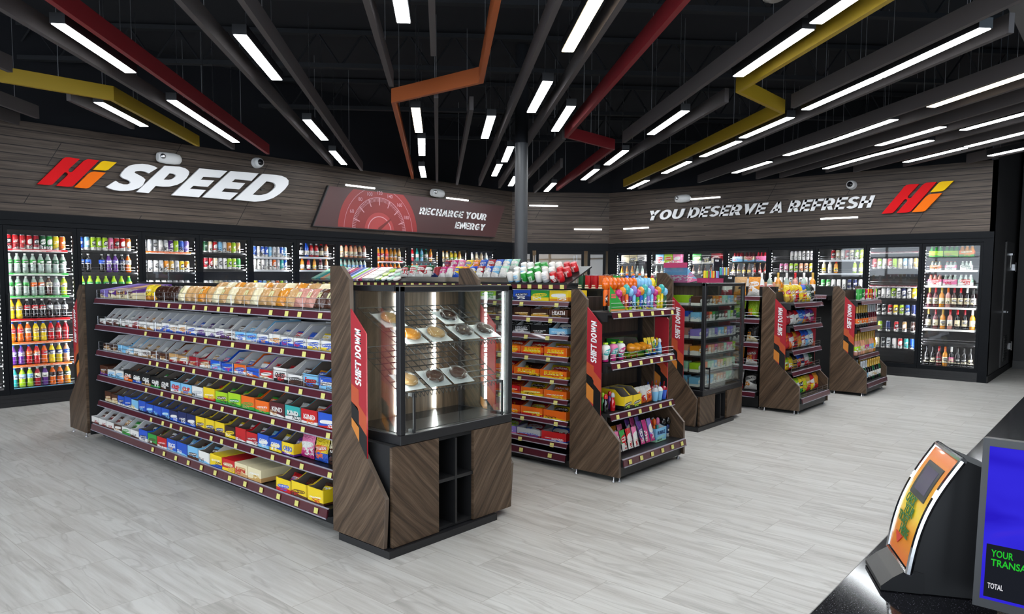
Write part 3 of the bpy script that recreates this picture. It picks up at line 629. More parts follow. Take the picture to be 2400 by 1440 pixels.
for i, (fr, u, z, t) in enumerate(((FL, 4.22, 3.03, 'grey oval emergency light above the big letter P'), (FL, 8.97, 3.02, 'white oval emergency light at the top edge of the gauge poster'), (FR_, 8.234-6.55, 3.02, 'white oval emergency light above DESERVE on the right wall'))):
    p = fr.p(u, 0); o = empty('emergency_light', t, 'emergency light', (p[0], p[1], z), fr.a)
    mb = MB()
    for k in range(7):
        a0 = k/6; mb_r = .06*math.sqrt(max(0, 1-(a0*.97)**2))
    mb.lathe([(.055, -.15), (.068, -.12), (.074, -.04), (.074, .06), (.062, .13), (.03, .155)], 18, sy=.8)
    obj('housing', mb, WHITE, o, loc=(0, -.06, 0), rot=(0, PI/2, 0))
    obj('lens', MB().lathe([(.035, 0), (.03, .012), (.012, .018)], 14), STEEL, o, loc=(-.1, -.115, .01), rot=(PI/2, 0, 0))

# ================================================================ DRINKS: one mesh of each kind, copied for every bottle and can
def lathe_mesh(name, prof, mat, n=12, sy=1.0): return MB().lathe(prof, n, sy=sy).mesh(name, [mat])
DOTS = emis('led_dots', (.95, .97, 1, 1), 30.0); LIQ = objcol('liquid', .07, 0, .6, .4); LABEL = m_print('label_print', .3, 0, None, .52, .3, .2)
KIND = {}
def kind(name, cat, parts, r, h): KIND[name] = (cat, parts, r, h)
# parts: (part name, mesh, colour slot) ; slot b = body, l = label, c = cap or fixed colour name
can_body = lambda r, h: [(r*.80, 0), (r*.98, .008), (r, .016), (r, h-.020), (r*.80, h-.006)]
def can_kind(name, r, h):
    kind(name, 'drink can', [('body', lathe_mesh('can_body', can_body(r, h), LABEL), 'b'), ('can_end', lathe_mesh('can_end', [(r*.80, h-.006), (r*.82, h-.002), (r*.78, h), (r*.74, h-.004)], STEEL), 'silver')], r, h)
can_kind('soda_can', .033, .165); can_kind('drink_can', .033, .155); can_kind('slim_can', .028, .155); can_kind('beer_can', .033, .165)
kind('soda_bottle', 'bottle', [
    ('body', lathe_mesh('soda_body', [(.024, 0), (.033, .008), (.034, .04), (.030, .075), (.033, .10), (.034, .125), (.033, .155), (.022, .185), (.0135, .203), (.0135, .212)], LIQ), 'b'),
    ('label', lathe_mesh('soda_label', [(.0335, .10), (.0350, .104), (.0350, .15), (.0335, .154)], LABEL, 14), 'l'),
    ('cap', lathe_mesh('soda_cap', [(.0145, .209), (.0145, .224), (.012, .226)], GLOSS, 10), 'c')], .035, .226)
kind('water_bottle', 'bottle', [
    ('body', lathe_mesh('water_body', [(.026, 0), (.032, .006), (.032, .05), (.030, .055), (.032, .06), (.032, .15), (.024, .18), (.0135, .20), (.0135, .212)], LIQ), 'b'),
    ('label', lathe_mesh('water_label', [(.0325, .07), (.0335, .072), (.0335, .125), (.0325, .127)], LABEL, 14), 'l'),
    ('cap', lathe_mesh('water_cap', [(.0145, .208), (.0145, .226), (.012, .228)], GLOSS, 10), 'c')], .034, .228)
kind('juice_bottle', 'bottle', [
    ('body', lathe_mesh('juice_body', [(.028, 0), (.035, .008), (.035, .10), (.032, .115), (.034, .14), (.028, .165), (.018, .18), (.018, .19)], LIQ), 'b'),
    ('label', lathe_mesh('juice_label', [(.0355, .03), (.0362, .032), (.0362, .095), (.0355, .097)], LABEL, 14), 'l'),
    ('cap', lathe_mesh('juice_cap', [(.0195, .186), (.0195, .206), (.017, .208)], GLOSS, 10), 'c')], .037, .208)
kind('wine_bottle', 'wine bottle', [
    ('body', lathe_mesh('wine_body', [(.033, 0), (.037, .006), (.037, .17), (.034, .19), (.018, .215), (.0145, .23), (.0145, .295)], LIQ), 'b'),
    ('label', lathe_mesh('wine_label', [(.0373, .05), (.0379, .052), (.0379, .14), (.0373, .142)], LABEL, 14), 'l'),
    ('foil', lathe_mesh('wine_foil', [(.0160, .225), (.0155, .24), (.0155, .297), (.0135, .30)], GLOSS, 12), 'c')], .038, .30)
kind('sparkling_wine_bottle', 'wine bottle', [
    ('body', lathe_mesh('sparkling_body', [(.038, 0), (.043, .006), (.043, .13), (.040, .16), (.024, .205), (.017, .24), (.0165, .29)], LIQ, 14), 'b'),
    ('label', lathe_mesh('sparkling_label', [(.0434, .05), (.0441, .052), (.0441, .125), (.0434, .127)], LABEL, 14), 'l'),
    ('foil', lathe_mesh('sparkling_foil', [(.0250, .205), (.0185, .24), (.0185, .275), (.0195, .28), (.0195, .305), (.015, .312)], GLOSS, 12), 'c')], .045, .312)
def beer_mesh():
    mb = MB()
    mb.lathe([(.026, 0), (.030, .005), (.030, .12), (.026, .145), (.014, .185), (.0125, .215)], 10); return mb.mesh('beer_body', [LIQ])
kind('beer_bottle', 'bottle', [('body', beer_mesh(), 'b'), ('label', lathe_mesh('beer_label', [(.0303, .04), (.0310, .042), (.0310, .10), (.0303, .102)], LABEL), 'l'),
    ('cap', lathe_mesh('beer_cap', [(.0138, .212), (.0138, .220), (.011, .223)], GLOSS, 10), 'c')], .031, .223)
# carrier pack: printed carton with two rows of bottle tops showing
def pack_mesh():
    a = MB().cbox(-.095, .095, -.062, .062, 0, .095, .003).prism([(-.062, .09), (.062, .09), (.01, .135), (-.01, .135)], 'x', -.003, .003)
    return a.mesh('carrier', [PRINT])
def pack_tops():
    t = MB()
    for i in (-.062, 0, .062):
        for j in (-.031, .031): t.lathe([(.028, .085), (.026, .115), (.0135, .15), (.0125, .165)], 10, cx=i, cy=j)
    return t.mesh('bottle_necks', [LIQ])
def pack_caps():
    t = MB()
    for i in (-.062, 0, .062):
        for j in (-.031, .031): t.lathe([(.0138, .160), (.0138, .168), (.011, .170)], 10, cx=i, cy=j)
    return t.mesh('bottle_caps', [GLOSS])
kind('bottle_carrier', 'six pack', [('carrier', pack_mesh(), 'l'), ('bottle_necks', pack_tops(), 'b'), ('bottle_caps', pack_caps(), 'c')], .097, .21)
kind('drink_carton', 'drink carton', [('carton', MB().cbox(-.09, .09, -.06, .06, 0, .19, .004).mesh('carton', [PRINT]), 'b'), ('tear_strip', MB().box(-.0905, .0905, -.0605, .0605, .15, .156).mesh('tear_strip', [PAINT]), 'c')], .092, .19)
def drink(kn, pos, rz, body, label, c2, c3, cap, lab, cat_group):
    cat, parts, r, h = KIND[kn]
    o = empty(kn, lab, cat, pos, rz, cat_group)
    jit = random.uniform(.92, 1.05)
    for pn, me, slot in parts:
        c = {'b': body, 'l': label, 'c': cap}.get(slot, slot); c = col(c); c = (c[0]*jit, c[1]*jit, c[2]*jit, 1)
        link(pn, me, o, rz=random.uniform(0, .6) if pn != 'carrier' and r < .05 else 0, color=c, c2=col(c2), c3=col(c3))
    return o

# ================================================================ COOLERS
def bay(fr, u0, W, name, shelves, zlist, low=.20):
    """one glass-door cooler bay: u0 = its left edge, shelves = [(z, rail colour)]"""
    p = fr.p(u0, 0); o = empty('drinks_cooler', name, 'drinks cooler', (p[0], p[1], 0), fr.a, 'glass door coolers')
    S = .042
    obj('door_frame', MB().box(0.002, S, -.02, .03, .145, 2.065).box(W-S, W-.002, -.02, .03, .145, 2.065).box(S, W-S, -.02, .03, 2.022, 2.065).box(S, W-S, -.02, .03, .145, .20)
        , FRAME, o)
    obj('mullion', MB().box(0.0, W, .031, .05, 2.03, 2.07).box(0, .0025, .031, .07, .14, 2.03).box(W-.0025, W, .031, .07, .14, 2.03), BLACKM, o)
    obj('glass_pane', MB().box(S, W-S, .004, .008, .20, 2.022), GLASS, o)
    obj('kick_plate', MB().box(0, W, -.012, .06, 0, .05).box(0, W, -.004, .06, .05, .10).box(0, W, -.014, .06, .10, .142), BLACK, o)
    obj('liner', MB().box(0, W, .80, .82, 0, 2.2).box(0, W, .06, .80, 2.08, 2.1).box(0, W, .06, .80, .12, .14), simple('cooler_liner', (.05, .05, .052, 1), .6), o)
    for a in (S-.003, W-S):
        ls = MB()
        for j in range(36): ls.box(a, a+.003, .034, .038, .24+j*.049, .255+j*.049)
        obj('light_dots', ls, DOTS, o)
    for a in (.004, W-.010): obj('light_strip', MB().box(a, a+.006, .040, .052, .24, 2.0), LED, o)
    obj('handle', MB().box(S-.026, S-.012, -.05, -.04, .95, 1.3).box(S-.026, S-.012, -.04, -.02, .95, .97).box(S-.026, S-.012, -.04, -.02, 1.28, 1.3), BLACK, o)
    for z, rc in shelves:
        s = obj('shelf', MB().box(.02, W-.02, .09, .62, z-.022, z-.004), simple('cooler_shelf', (.06, .06, .062, 1), .4), o)
        link('price_rail', MB().box(S+.005, W-.075, .078, .088, z-.032, z-.002).mesh('price_rail', [PRINT if rc not in ('black', 'silver') else PAINT]), s, color=col(rc), c2=col('white' if rc != 'black' else 'grey'), c3=col(rc))
        f = MB().tube((S+.01, .088, z+.055), (W-S-.01, .088, z+.055), .0018, 5).tube((S+.01, .088, z+.02), (W-S-.01, .088, z+.02), .0014, 5)
        obj('wire_guard', f, STEEL, s)
    return o
def fill(fr, u0, W, z, kn, items, place, group, d=.105, margin=.055, step=None, top=9):
    """a row of drinks, left to right; items = (body, label, c2, c3, cap) or None"""
    cat, parts, r, h = KIND[kn]
    n = len(items); a, b = u0+margin+r, u0+W-margin-r-.02
    ks = min(1, (top-.030-z)/h)
    if step: b = a+step*(n-1)
    for i, it in enumerate(items):
        if it is None: continue
        u = a+(b-a)*(i/(n-1) if n > 1 else .5)
        q = fr.p(u+random.uniform(-.001, .001), d+r+random.uniform(0, .006), z-.0025)
        word_ = it[1] if kn in ('bottle_carrier',) else it[0]
        nm = {'soda_can': 'soda can', 'drink_can': 'drink can', 'slim_can': 'slim can', 'beer_can': 'beer can', 'soda_bottle': 'soda bottle', 'water_bottle': 'water bottle', 'juice_bottle': 'juice bottle',
              'wine_bottle': 'wine bottle', 'beer_bottle': 'beer bottle', 'bottle_carrier': 'bottle carrier', 'drink_carton': 'drink carton', 'sparkling_wine_bottle': 'sparkling wine bottle'}[kn]
        o = drink(kn, q, fr.a, it[0], it[1], it[2], it[3], it[4], f'{CN(word_)} {nm}, {ORD[i]} from left on {place}', group)
        if ks < 1: o.scale = (ks, ks, ks)
CNAME = dict(darkgreen='dark-green', skyblue='light-blue', clear='clear', chocolate='dark-brown', mint='mint-green')
def CN(c): return CNAME.get(c, c)
def I(s, cap='white', c2='white', c3=None):
    """'red*3 green' -> items whose body and label take the colour"""
    out = []
    for t in s.split():
        c, k = (t.split('*')+['1'])[:2]; c, l, cp = (c.split('/')+[None, None])[:3]
        for _ in range(int(k)): out.append(None if c == '-' else (c, l or c, c2, c3 or 'black', cp or cap))
    return out
W1 = .746; U1 = 2.371-.746
LB = [  # left wall: bay number -> rows (z, kind, items, rail)
 [],
 [(1.81, 'soda_can', I('red*4 crimson darkgreen green yellow orange'), 'red'), (1.535, 'soda_bottle', I('clear/green/white*5 clear/darkgreen/white*3', 'white'), 'green'),
  (1.271, 'soda_bottle', I('clear/green/white*3 clear/orange/white*2 brown/cream/white clear/silver/white lime/yellow/white'), 'green'),
  (1.005, 'soda_bottle', I('yellow/gold/amber*2 black/red/white*3 black/silver/white*3'), 'red'), (.736, 'soda_bottle', I('orange/red/blue*2 orange/cream/white yellow/gold/blue*2 red/crimson/blue*2 crimson/red/white'), 'orange'),
  (.468, 'soda_bottle', I('purple/violet/blue*2 red/orange/blue*2 orange/red/blue yellow/navy/white*2 peach/blue/white'), 'orange'),
  (.202, 'soda_bottle', I('teal/skyblue/blue lime/skyblue/white*2 crimson/cream/white purple/white/white orange/chocolate/white*2 amber/darkgreen/white'), 'skyblue')],
 [(1.82, 'soda_can', I('blue skyblue lime*3 pink red*2 orange'), 'black'), (1.552, 'soda_bottle', I('black/blue/white*2 - black/blue/white purple/violet/white*2 black/navy/white orange/white/white'), 'black'),
  (1.28, 'soda_bottle', I('lime/green/lime*6 green/lime/lime'), 'black')],
 [(1.83, 'drink_can', I('silver*3 white silver purple lime blue violet'), 'orange'), (1.56, 'drink_can', I('silver*2 white silver amber gold silver yellow amber'), 'black'), (1.30, 'drink_can', I('white*8'), 'black')],
 [(1.84, 'drink_can', I('lime darkgreen cream red skyblue white amber lime tan'), 'black'), (1.612, 'drink_can', I('crimson*2 red cream silver white lime*2 green'), 'black'), (1.30, 'drink_can', I('white*3 cream*2 silver*2 white*2'), 'black')],
 [(1.80, 'slim_can', I('silver blue silver blue*2 skyblue silver*2 blue skyblue'), 'silver'), (1.612, 'slim_can', I('white*4 silver*2 orange silver teal blue'), 'silver'), (1.30, 'slim_can', I('lime yellow blue skyblue yellow white orange lime silver'), 'silver')],
 [(1.82, 'juice_bottle', I('crimson/white/black black/silver/white blue/white/blue red/white/white*2 chocolate/cream/red peach/white/red'), 'silver'), (1.615, 'juice_bottle', I('lime/white/white amber/white/orange crimson/white/purple amber/yellow/amber maroon/white/pink peach/white/amber'), 'silver')],
 [(1.83, 'juice_bottle', I('cream/tan/crimson*2 peach/cream/red*3 tan/brown/white rose/white/red'), 'black'), (1.60, 'water_bottle', I('clear/teal/teal*3 clear/skyblue/teal*3 clear/blue/navy*2'), 'black')],
 [(1.79, 'water_bottle', I('amber/brown/white amber/red/white amber/crimson/white orange/red/white amber/gold/white*2 tan/gold/white'), 'red'), (1.56, 'soda_bottle', I('orange/red/white*5 amber/orange/white*2'), 'red')],
 [(1.80, 'water_bottle', I('crimson/white/red red/white/white teal/white/teal skyblue/teal/teal darkgreen/white/teal amber/orange/orange'), 'black'), (1.55, 'soda_bottle', I('orange/red/white*3 teal/teal/teal*3'), 'black')],
 [(1.80, 'juice_bottle', I('cream/gold/amber*3 yellow/lime/white*2 amber/yellow/gold'), 'black'), (1.58, 'juice_bottle', I('cream/white/white*3 tan/white/white*2'), 'black')],
 [(1.80, 'juice_bottle', I('white/cream/silver*2 cream/tan/white*2 white/skyblue/white'), 'black'), (1.58, 'juice_bottle', I('white/silver/white*3 rose/white/white'), 'black')],
]
SHN = ['top shelf', 'second shelf', 'third shelf', 'fourth shelf', 'fifth shelf', 'sixth shelf', 'lowest shelf']
for k, rows in enumerate(LB):
    nm = f'{ORD[k-1]} left-wall cooler' if k else 'left-wall edge cooler'
    u0 = U1+W1*k
    sh = [(z, rc) for z, _, _, rc in rows]
    zs = [r[0] for r in rows]
    z = (min(zs) if zs else 2.1)-.27
    while z > .19: sh.append((z, 'black')); z -= .27
    bay(FL, u0, W1, f'black glass door drinks cooler, {ORD[k-1]} along the left wall from the logo' if k else 'black glass door cooler cut off by the left picture edge', sh, zs)
    for i, (z, kn, items, rc) in enumerate(rows): fill(FL, u0, W1, z, kn, items, f'{SHN[i]} of {nm}', 'drinks in the left wall coolers', top=rows[i-1][0] if i else 9)

W2 = .795; U2 = .154
RB = [
 [(1.80, 'drink_carton', I('cream*2 white', 'black', 'black'), 'black', .19), (1.56, 'beer_bottle', I('amber/yellow/gold*3 clear/white/white*3'), 'black')],
 [(1.80, 'drink_carton', I('skyblue lime pink', 'white', 'white', 'red'), 'black', .19), (1.58, 'beer_bottle', I('clear/cream/white*4 brown/cream/gold*2'), 'black')],
 [(1.80, 'drink_carton', I('green black crimson', 'white', 'white', 'cream'), 'black', .19), (1.58, 'beer_bottle', I('brown/cream/gold*6'), 'black')],
 [(1.83, 'bottle_carrier', I('crimson/white/maroon maroon/cream/maroon crimson/pink/maroon', 'maroon', 'skyblue', 'red'), 'black', .22), (1.58, 'beer_bottle', I('brown/yellow/gold*4 brown/red/gold*3', 'gold'), 'black')],
 [(1.845, 'slim_can', I('-*4 white*6'), 'black'), (1.638, 'drink_can', I('- pink*2 lime*2 peach*2 yellow'), 'black'), (1.40, 'drink_can', I('white*8'), 'black')],
 [(1.842, 'beer_can', I('- - red cream white red cream lime*2'), 'silver'), (1.623, 'juice_bottle', I('cream/yellow/white white/silver/white amber/yellow/red -*2 lime/white/white*2'), 'silver'), (1.353, 'beer_can', I('green*2 white*3 navy*2 silver'), 'black'), (1.10, 'beer_can', I('lime crimson white silver*2 navy*3'), 'black')],
 [(1.69, 'beer_can', I('red lime white red lime cream skyblue silver gold'), 'black'), (1.222, 'beer_can', I('darkgreen chocolate white silver lime white navy white yellow'), 'black'), (.957, 'beer_can', I('black*3 red yellow lime blue navy'), 'black'),
  (.691, 'beer_can', I('navy lime navy red tan chocolate'), 'black'), (.425, 'beer_can', I('navy cream black silver white red teal blue'), 'black')],
 [(1.864, 'bottle_carrier', I('green/lime/white*2 amber/orange/white', 'silver', 'green', 'gold'), 'black', .20), (1.666, 'bottle_carrier', I('clear/orange/gold clear/pink/red clear/white/white', 'white', 'white', 'darkgreen'), 'white', .20),
  (1.43, 'bottle_carrier', I('rose/pink/red clear/pink/white clear/mint/white', 'white', 'white', 'red'), 'white', .20), (1.10, 'wine_bottle', I('maroon/cream/gold maroon/cream/red amber/cream/gold rose/cream/orange chocolate/cream/crimson black/cream/red black/cream/white black/white/black', 'gold', 'cream'), 'white'),
  (.766, 'wine_bottle', I('black/cream/gold maroon/cream/crimson amber/cream/gold rose/white/red black/cream/red black/cream/crimson amber/cream/white', 'gold', 'cream'), 'white'),
  (.197, 'wine_bottle', I('black/black/black*2 maroon/crimson/red amber/cream/orange black/pink/white black/black/black*3', 'black', 'cream'), 'black')],
]
for k, rows in enumerate(RB):
    nm = f'{ORD[k]} right-wall cooler'; u0 = U2+W2*k
    zs = [r[0] for r in rows]; sh = [(r[0], r[3]) for r in rows]
    if k < 6:
        z = min(zs)-.27
        while z > .19: sh.append((z, 'black')); z -= .27
    else:
        sh += [(1.425, 'maroon')] if k == 6 else [(.54, 'black')]
    if k == 6: sh += [(1.96, 'maroon')]
    bay(FR_, u0, W2, f'black glass door drinks cooler, {ORD[k]} along the right wall from the corner', sh, zs)
    for i, r in enumerate(rows):
        fill(FR_, u0, W2, r[0], r[1], r[2], f'{SHN[i]} of {nm}' if not (k == 7 and i == 5) else f'lowest shelf of {nm}', 'drinks in the right wall coolers', step=r[4] if len(r) > 4 else None, margin=.06, top=rows[i-1][0] if i else 9)

# corner wall: glass door with a narrow window on each side and a lit store room behind
def cwin(u0, u1, name):
    s = struct(name, MB().box(u0, u0+.05, -.01, .05, .1, 2.07).box(u1-.05, u1, -.01, .05, .1, 2.07).box(u0+.05, u1-.05, -.01, .05, 2.0, 2.07).box(u0+.05, u1-.05, -.01, .05, .1, .2), FRAME)
    s.location = FM.p(0, 0); s.rotation_euler = (0, 0, FM.a)
    obj('glass', MB().box(u0+.05, u1-.05, .015, .02, .2, 2.0), GLASS, s)
    return s
s = cwin(.50, 1.48, 'door_2'); s['label'] = 'black framed glass door in the short corner wall'
obj('handle', MB().tube((.56, -.05, .9), (.56, -.05, 1.3), .012, 8).tube((.56, -.05, .92), (.56, -.01, .92), .01, 6).tube((.56, -.05, 1.28), (.56, -.01, 1.28), .01, 6), STEEL, s)
cwin(1.56, 1.93, 'window_2'); cwin(.03, .42, 'window_3')
st = struct('wall_store', MB().box(-.3, 2.3, 1.2, 1.25, 0, 2.3).box(-.3, 2.3, .06, 1.2, 2.2, 2.25), simple('store_wall', (.34, .29, .23, 1), .7))
st.location = FM.p(0, 0); st.rotation_euler = (0, 0, FM.a)
p_ = FM.p(1.0, .5); sl = empty('store_lamp', 'warm strip lamp inside the store room behind the corner door', 'lamp', (p_[0], p_[1], 2.12), FM.a)
obj('tube', MB().box(-.5, .5, -.02, .02, 0, .02), emis('store_lamp', (1, .82, .6, 1), 30.0), sl); obj('holder', MB().box(-.52, .52, -.03, .03, .02, .04), WHITE, sl)
p_ = FM.p(.98, .75); rk = empty('storage_rack', 'wire storage rack behind the corner glass door', 'rack', (p_[0], p_[1], 0), FM.a)
for z in (.6, 1.2, 1.62): obj('shelf', MB().box(-.45, .45, -.2, .2, z-.02, z), STEEL, rk)
for a in (-.44, .44):
    for b in (-.19, .19): obj('post', MB().tube((a, b, 0), (a, b, 2.0), .012, 6), STEEL, rk)
BAGM = None

# ================================================================ SHELVING: panels, shelves, rails, tags
TAGM = MB().box(-.019, .019, -.002, 0, -.016, .016).mesh('price_tag', [MATT])
TAGC = lin('d9d27a')
RED_S = simple('strip_red', (.40, .018, .030, 1), .4); OR_S = simple('strip_vermilion', (.50, .085, .03, 1), .4); AM_S = simple('strip_amber', (.62, .22, .035, 1), .4); BK_S = simple('strip_black', (.008, .008, .008, 1), .4)
EDGE = simple('walnut_edge', (.12, .085, .062, 1), .45)
def end_panel(x, yb, dr, tall, label, side=-1, sign=True):
    """walnut wing at the end of a gondola, in a plane x = const; dr: -1 runs towards the counter, +1 away from it; side: the side of the lettering"""
    o = empty('walnut_wing', label, 'display end panel', (x, yb, 0), 0, 'walnut end panels')
    T = .024
    if tall: pr = [(0, .045), (.455, .045), (.475, .32), (.19, .675), (.18, 1.49), (.10, 1.565), (0, 1.565)]; s0 = 1.328; sx0, sx1, k1, zb = .185, .318, 1.199, .514; mark = (.917, .818, .727, .60, .745, .64); tz = (.905, 1.225)
    else: pr = [(0, .04), (.455, .04), (.45, .31), (.16, .60), (.148, 1.345), (.07, 1.42), (0, 1.42)]; s0 = 1.29; sx0, sx1, k1, zb = .152, .281, 1.162, .478; mark = (.879, .79, .72, .61, .75, .657); tz = (.87, 1.19)
    inn = [(0, pr[0][1]+.0)]+[(p[0]-.004 if p[0] > .01 else p[0], p[1]) for p in pr[1:]]
    obj('board', MB().prism([(p[0]*dr, p[1]) for p in inn], 'x', 0, T), W_Y if side < 0 else W_YB, o)
    e = MB()   # light edge band on the free edges
    for a, b in zip(pr[1:-1], pr[2:]):
        d = Vector((b[0]-a[0], b[1]-a[1])).normalized(); n = Vector((d.y, -d.x))
        q = [(a[0]-n.x*.004, a[1]-n.y*.004), a, b, (b[0]-n.x*.004, b[1]-n.y*.004)]
        e.prism([(p[0]*dr, p[1]) for p in q], 'x', .0005, T-.0005)
    obj('edge_band', e, EDGE, o)
    for t in (.06, .40) if not tall else (): obj('levelling_foot', MB().lathe([(.016, 0), (.016, .006), (.006, .01), (.006, .05)], 10, cx=T/2, cy=t*dr), STEEL, o)
    if sign:
        m = (sx0+sx1)/2; slope = (pr[2][1]-pr[3][1])/(pr[2][0]-pr[3][0])
        low = lambda s: pr[3][1]+(s-pr[3][0])*slope
        x0, x1 = (0, .008) if side < 0 else (T-.008, T)
        xo = -.0012 if side < 0 else T; xw = .0012
        P_ = lambda pts: [(p[0]*dr, p[1]) for p in pts]
        s = obj('sign_strip', MB().prism(P_([(sx0, s0), (sx1, k1), (sx1, low(sx1)), (sx0, low(sx0))]), 'x', x0, x1), RED_S, o)
        def blk(name, pts, mat):
            b = MB().prism(P_(pts), 'x', xo, xo+xw); b.prism(P_(pts), 'x', (x1 if side < 0 else x0-xw), (x1+xw if side < 0 else x0)); obj(name, b, mat, s)
        lo = max(low(sx0), 0)
        blk('vermilion_block', [(sx0, mark[0]), (m, mark[0]-.03), (m, mark[1]-.05), (sx0, mark[1])], OR_S)
        blk('black_block', [(sx0, mark[1]), (m-.012, mark[1]-.03), (m, mark[1]-.055), (m, mark[2]-.05), (sx0, mark[2])], BK_S)
        blk('amber_block', [(sx0, mark[2]), (m-.012, mark[2]-.03), (m, mark[2]-.055), (m, max(mark[3]-.05, low(m))), (sx0, low(sx0))], AM_S)
        blk('vermilion_block', [(m, mark[4]+.06), (sx1, mark[4]), (sx1, mark[5]), (m, mark[5]+.06)], OR_S)
        blk('black_block', [(m, mark[5]+.06), (sx1, mark[5]), (sx1, low(sx1)), (m, low(m))], BK_S)
        if side < 0:
            mb = MB()
            for c, q_ in heavy('SHIFT DOWN', .052, tz[1]-tz[0], .001): mb.add(q_.v, q_.f)
            obj('lettering', mb, LETTER, s, loc=(-.0018, -(m+.024) if dr < 0 else (m-.024), tz[0]), rot=(0, -PI/2, -PI/2))
    return o
def rail_part(shelf, L_, z, d0, tags, tilt=.22, lab=None, hgt=.046):
    """price rail along the front edge of a shelf, local frame: x along, front at y = d0"""
    r = obj('price_rail', MB().prism([(d0-.012, z-hgt), (d0-.004, z-hgt), (d0+.006, z-.004), (d0-.004, z-.004)], 'x', .001, L_-.001)
        .prism([(d0-.0045, z-.016), (d0+.007, z+.002), (d0+.011, z+.002), (d0-.0005, z-.016)], 'x', .001, L_-.001, 1).prism([(d0-.016, z-hgt-.004), (d0-.016, z-hgt+.003), (d0-.011, z-hgt+.003), (d0-.011, z-hgt-.004)], 'x', .001, L_-.001, 1), [RAIL, LIP], shelf)
    for t in tags:
        link('price_tag', TAGM, shelf, (t, d0-.0125, z-.027), rot=(-.2, 0, 0), color=TAGC)
    return r
def fence(shelf, L_, z, d0, h=.075):
    mb = MB()
    for k in (h, h*.55, .008): mb.tube((.004, d0, z+k), (L_-.004, d0, z+k), .0016, 5)
    n = max(2, int(L_/.17))
    for i in range(n+1): mb.tube((.004+(L_-.008)*i/n, d0, z+.002), (.004+(L_-.008)*i/n, d0, z+h), .0014, 5)
    return obj('wire_fence', mb, STEEL, shelf)
SHELFB = simple('shelf_black', (.010, .010, .011, 1), .45)
random.seed(11)
def gondola(label, fr, L_, zs, d_sp, h, deckz=.148, kick=.03, secs=3, deck_out=.065, fenced=(), tagn=5, brown=False, tags=True, shelf_len=None, tilt=0, depth=.41, railh=.046, brk=.07):
    p = fr.p(0, 0); o = empty('gondola_shelving', label, 'shop shelving', (p[0], p[1], 0), fr.a, 'shop gondolas')
    W = 2*d_sp
    obj('spine', MB().box(-.06, L_+.03, d_sp-.035, d_sp+.035, .02, h), BLACKM, o)
    obj('end_board', MB().box(-.075, -.062, -.06, W, .03, h), BLACKM, o)
    obj('deck_base', MB().box(-.02, L_, kick, W-kick, .012, deckz-.052).box(-.02, L_, -deck_out+.01, W+deck_out, deckz-.052, deckz-.003), SHELFB, o)
    for k in range(secs+1):
        u = min(L_*k/secs, L_)-.012
        obj('upright', MB().box(u, u+.03, d_sp-.042, d_sp-.035, .02, h), BLACK, o)
        obj('levelling_foot', MB().lathe([(.018, 0), (.018, .006), (.007, .008), (.007, .014)], 10, cx=u+.015, cy=kick+.03), STEEL, o)
    obj('top_trim', MB().box(-.06, L_+.03, d_sp-.045, d_sp+.045, h, h+.018), SHELFB, o)
    S = L_/secs
    for k in range(secs):
        for i, z in enumerate(zs):
            s = obj('shelf', MB().box(.003, S-.003, .0, depth, z-.024, z-.003).box(.003, .02, .08, depth, z-brk, z-.024).box(S-.02, S-.003, .08, depth, z-brk, z-.024), SHELFB, o, loc=(S*k, 0, 0))
            tg = [S*(j+.5)/tagn+random.uniform(-.05, .05) for j in range(tagn)] if tags else []
            if k == 0: tg = tg[-1:] if i else []
            rail_part(s, S, z, -.004, tg, hgt=railh)
            if i in fenced: fence(s, S, z, .012)
        s = obj('deck', MB().box(.003, S-.003, -deck_out, -deck_out+.01, deckz-.05, deckz-.003), SHELFB, o, loc=(S*k, 0, 0))
        rail_part(s, S, deckz, -deck_out-.004, [S*(j+.5)/tagn for j in range(tagn)] if tags and k else [], hgt=.055)
    return o

# ---------------------------------------------------------------- packaged goods
BOARD = {False: simple('white_board', (.68, .68, .69, 1), .7), True: simple('kraft_board', (.15, .125, .105, 1), .8)}
def tray_mesh(w, d, hf, hb, kraft=False, st=.4):
    """open display carton: low front, higher back, sloped sides; outside printed, inside plain board"""
    t = .003; mb = MB(); a, b = -w/2, w/2
    side = [(0, 0), (0, hf), (d*st*.35, hf), (d*st, hb), (d, hb), (d, 0)]
    for x0, x1, m0 in ((a, a+t, 0), (b-t, b, 0), (a+t, a+2*t, 1), (b-2*t, b-t, 1)):
        mb.prism(side if m0 == 0 else [(y, max(z-.0015, 0)) for y, z in side], 'x', x0, x1, m0)
    mb.box(a+t, b-t, 0, t, 0, hf).box(a+t, b-t, t, 2*t, 0, hf-.0015, 1)
    mb.box(a+t, b-t, d-t, d, 0, hb).box(a+t, b-t, d-2*t, d-t, 0, hb-.0015, 1).box(a+t, b-t, t, d-t, 0, t, 1)
    return mb.mesh('carton', [PRINTC, BOARD[kraft]])
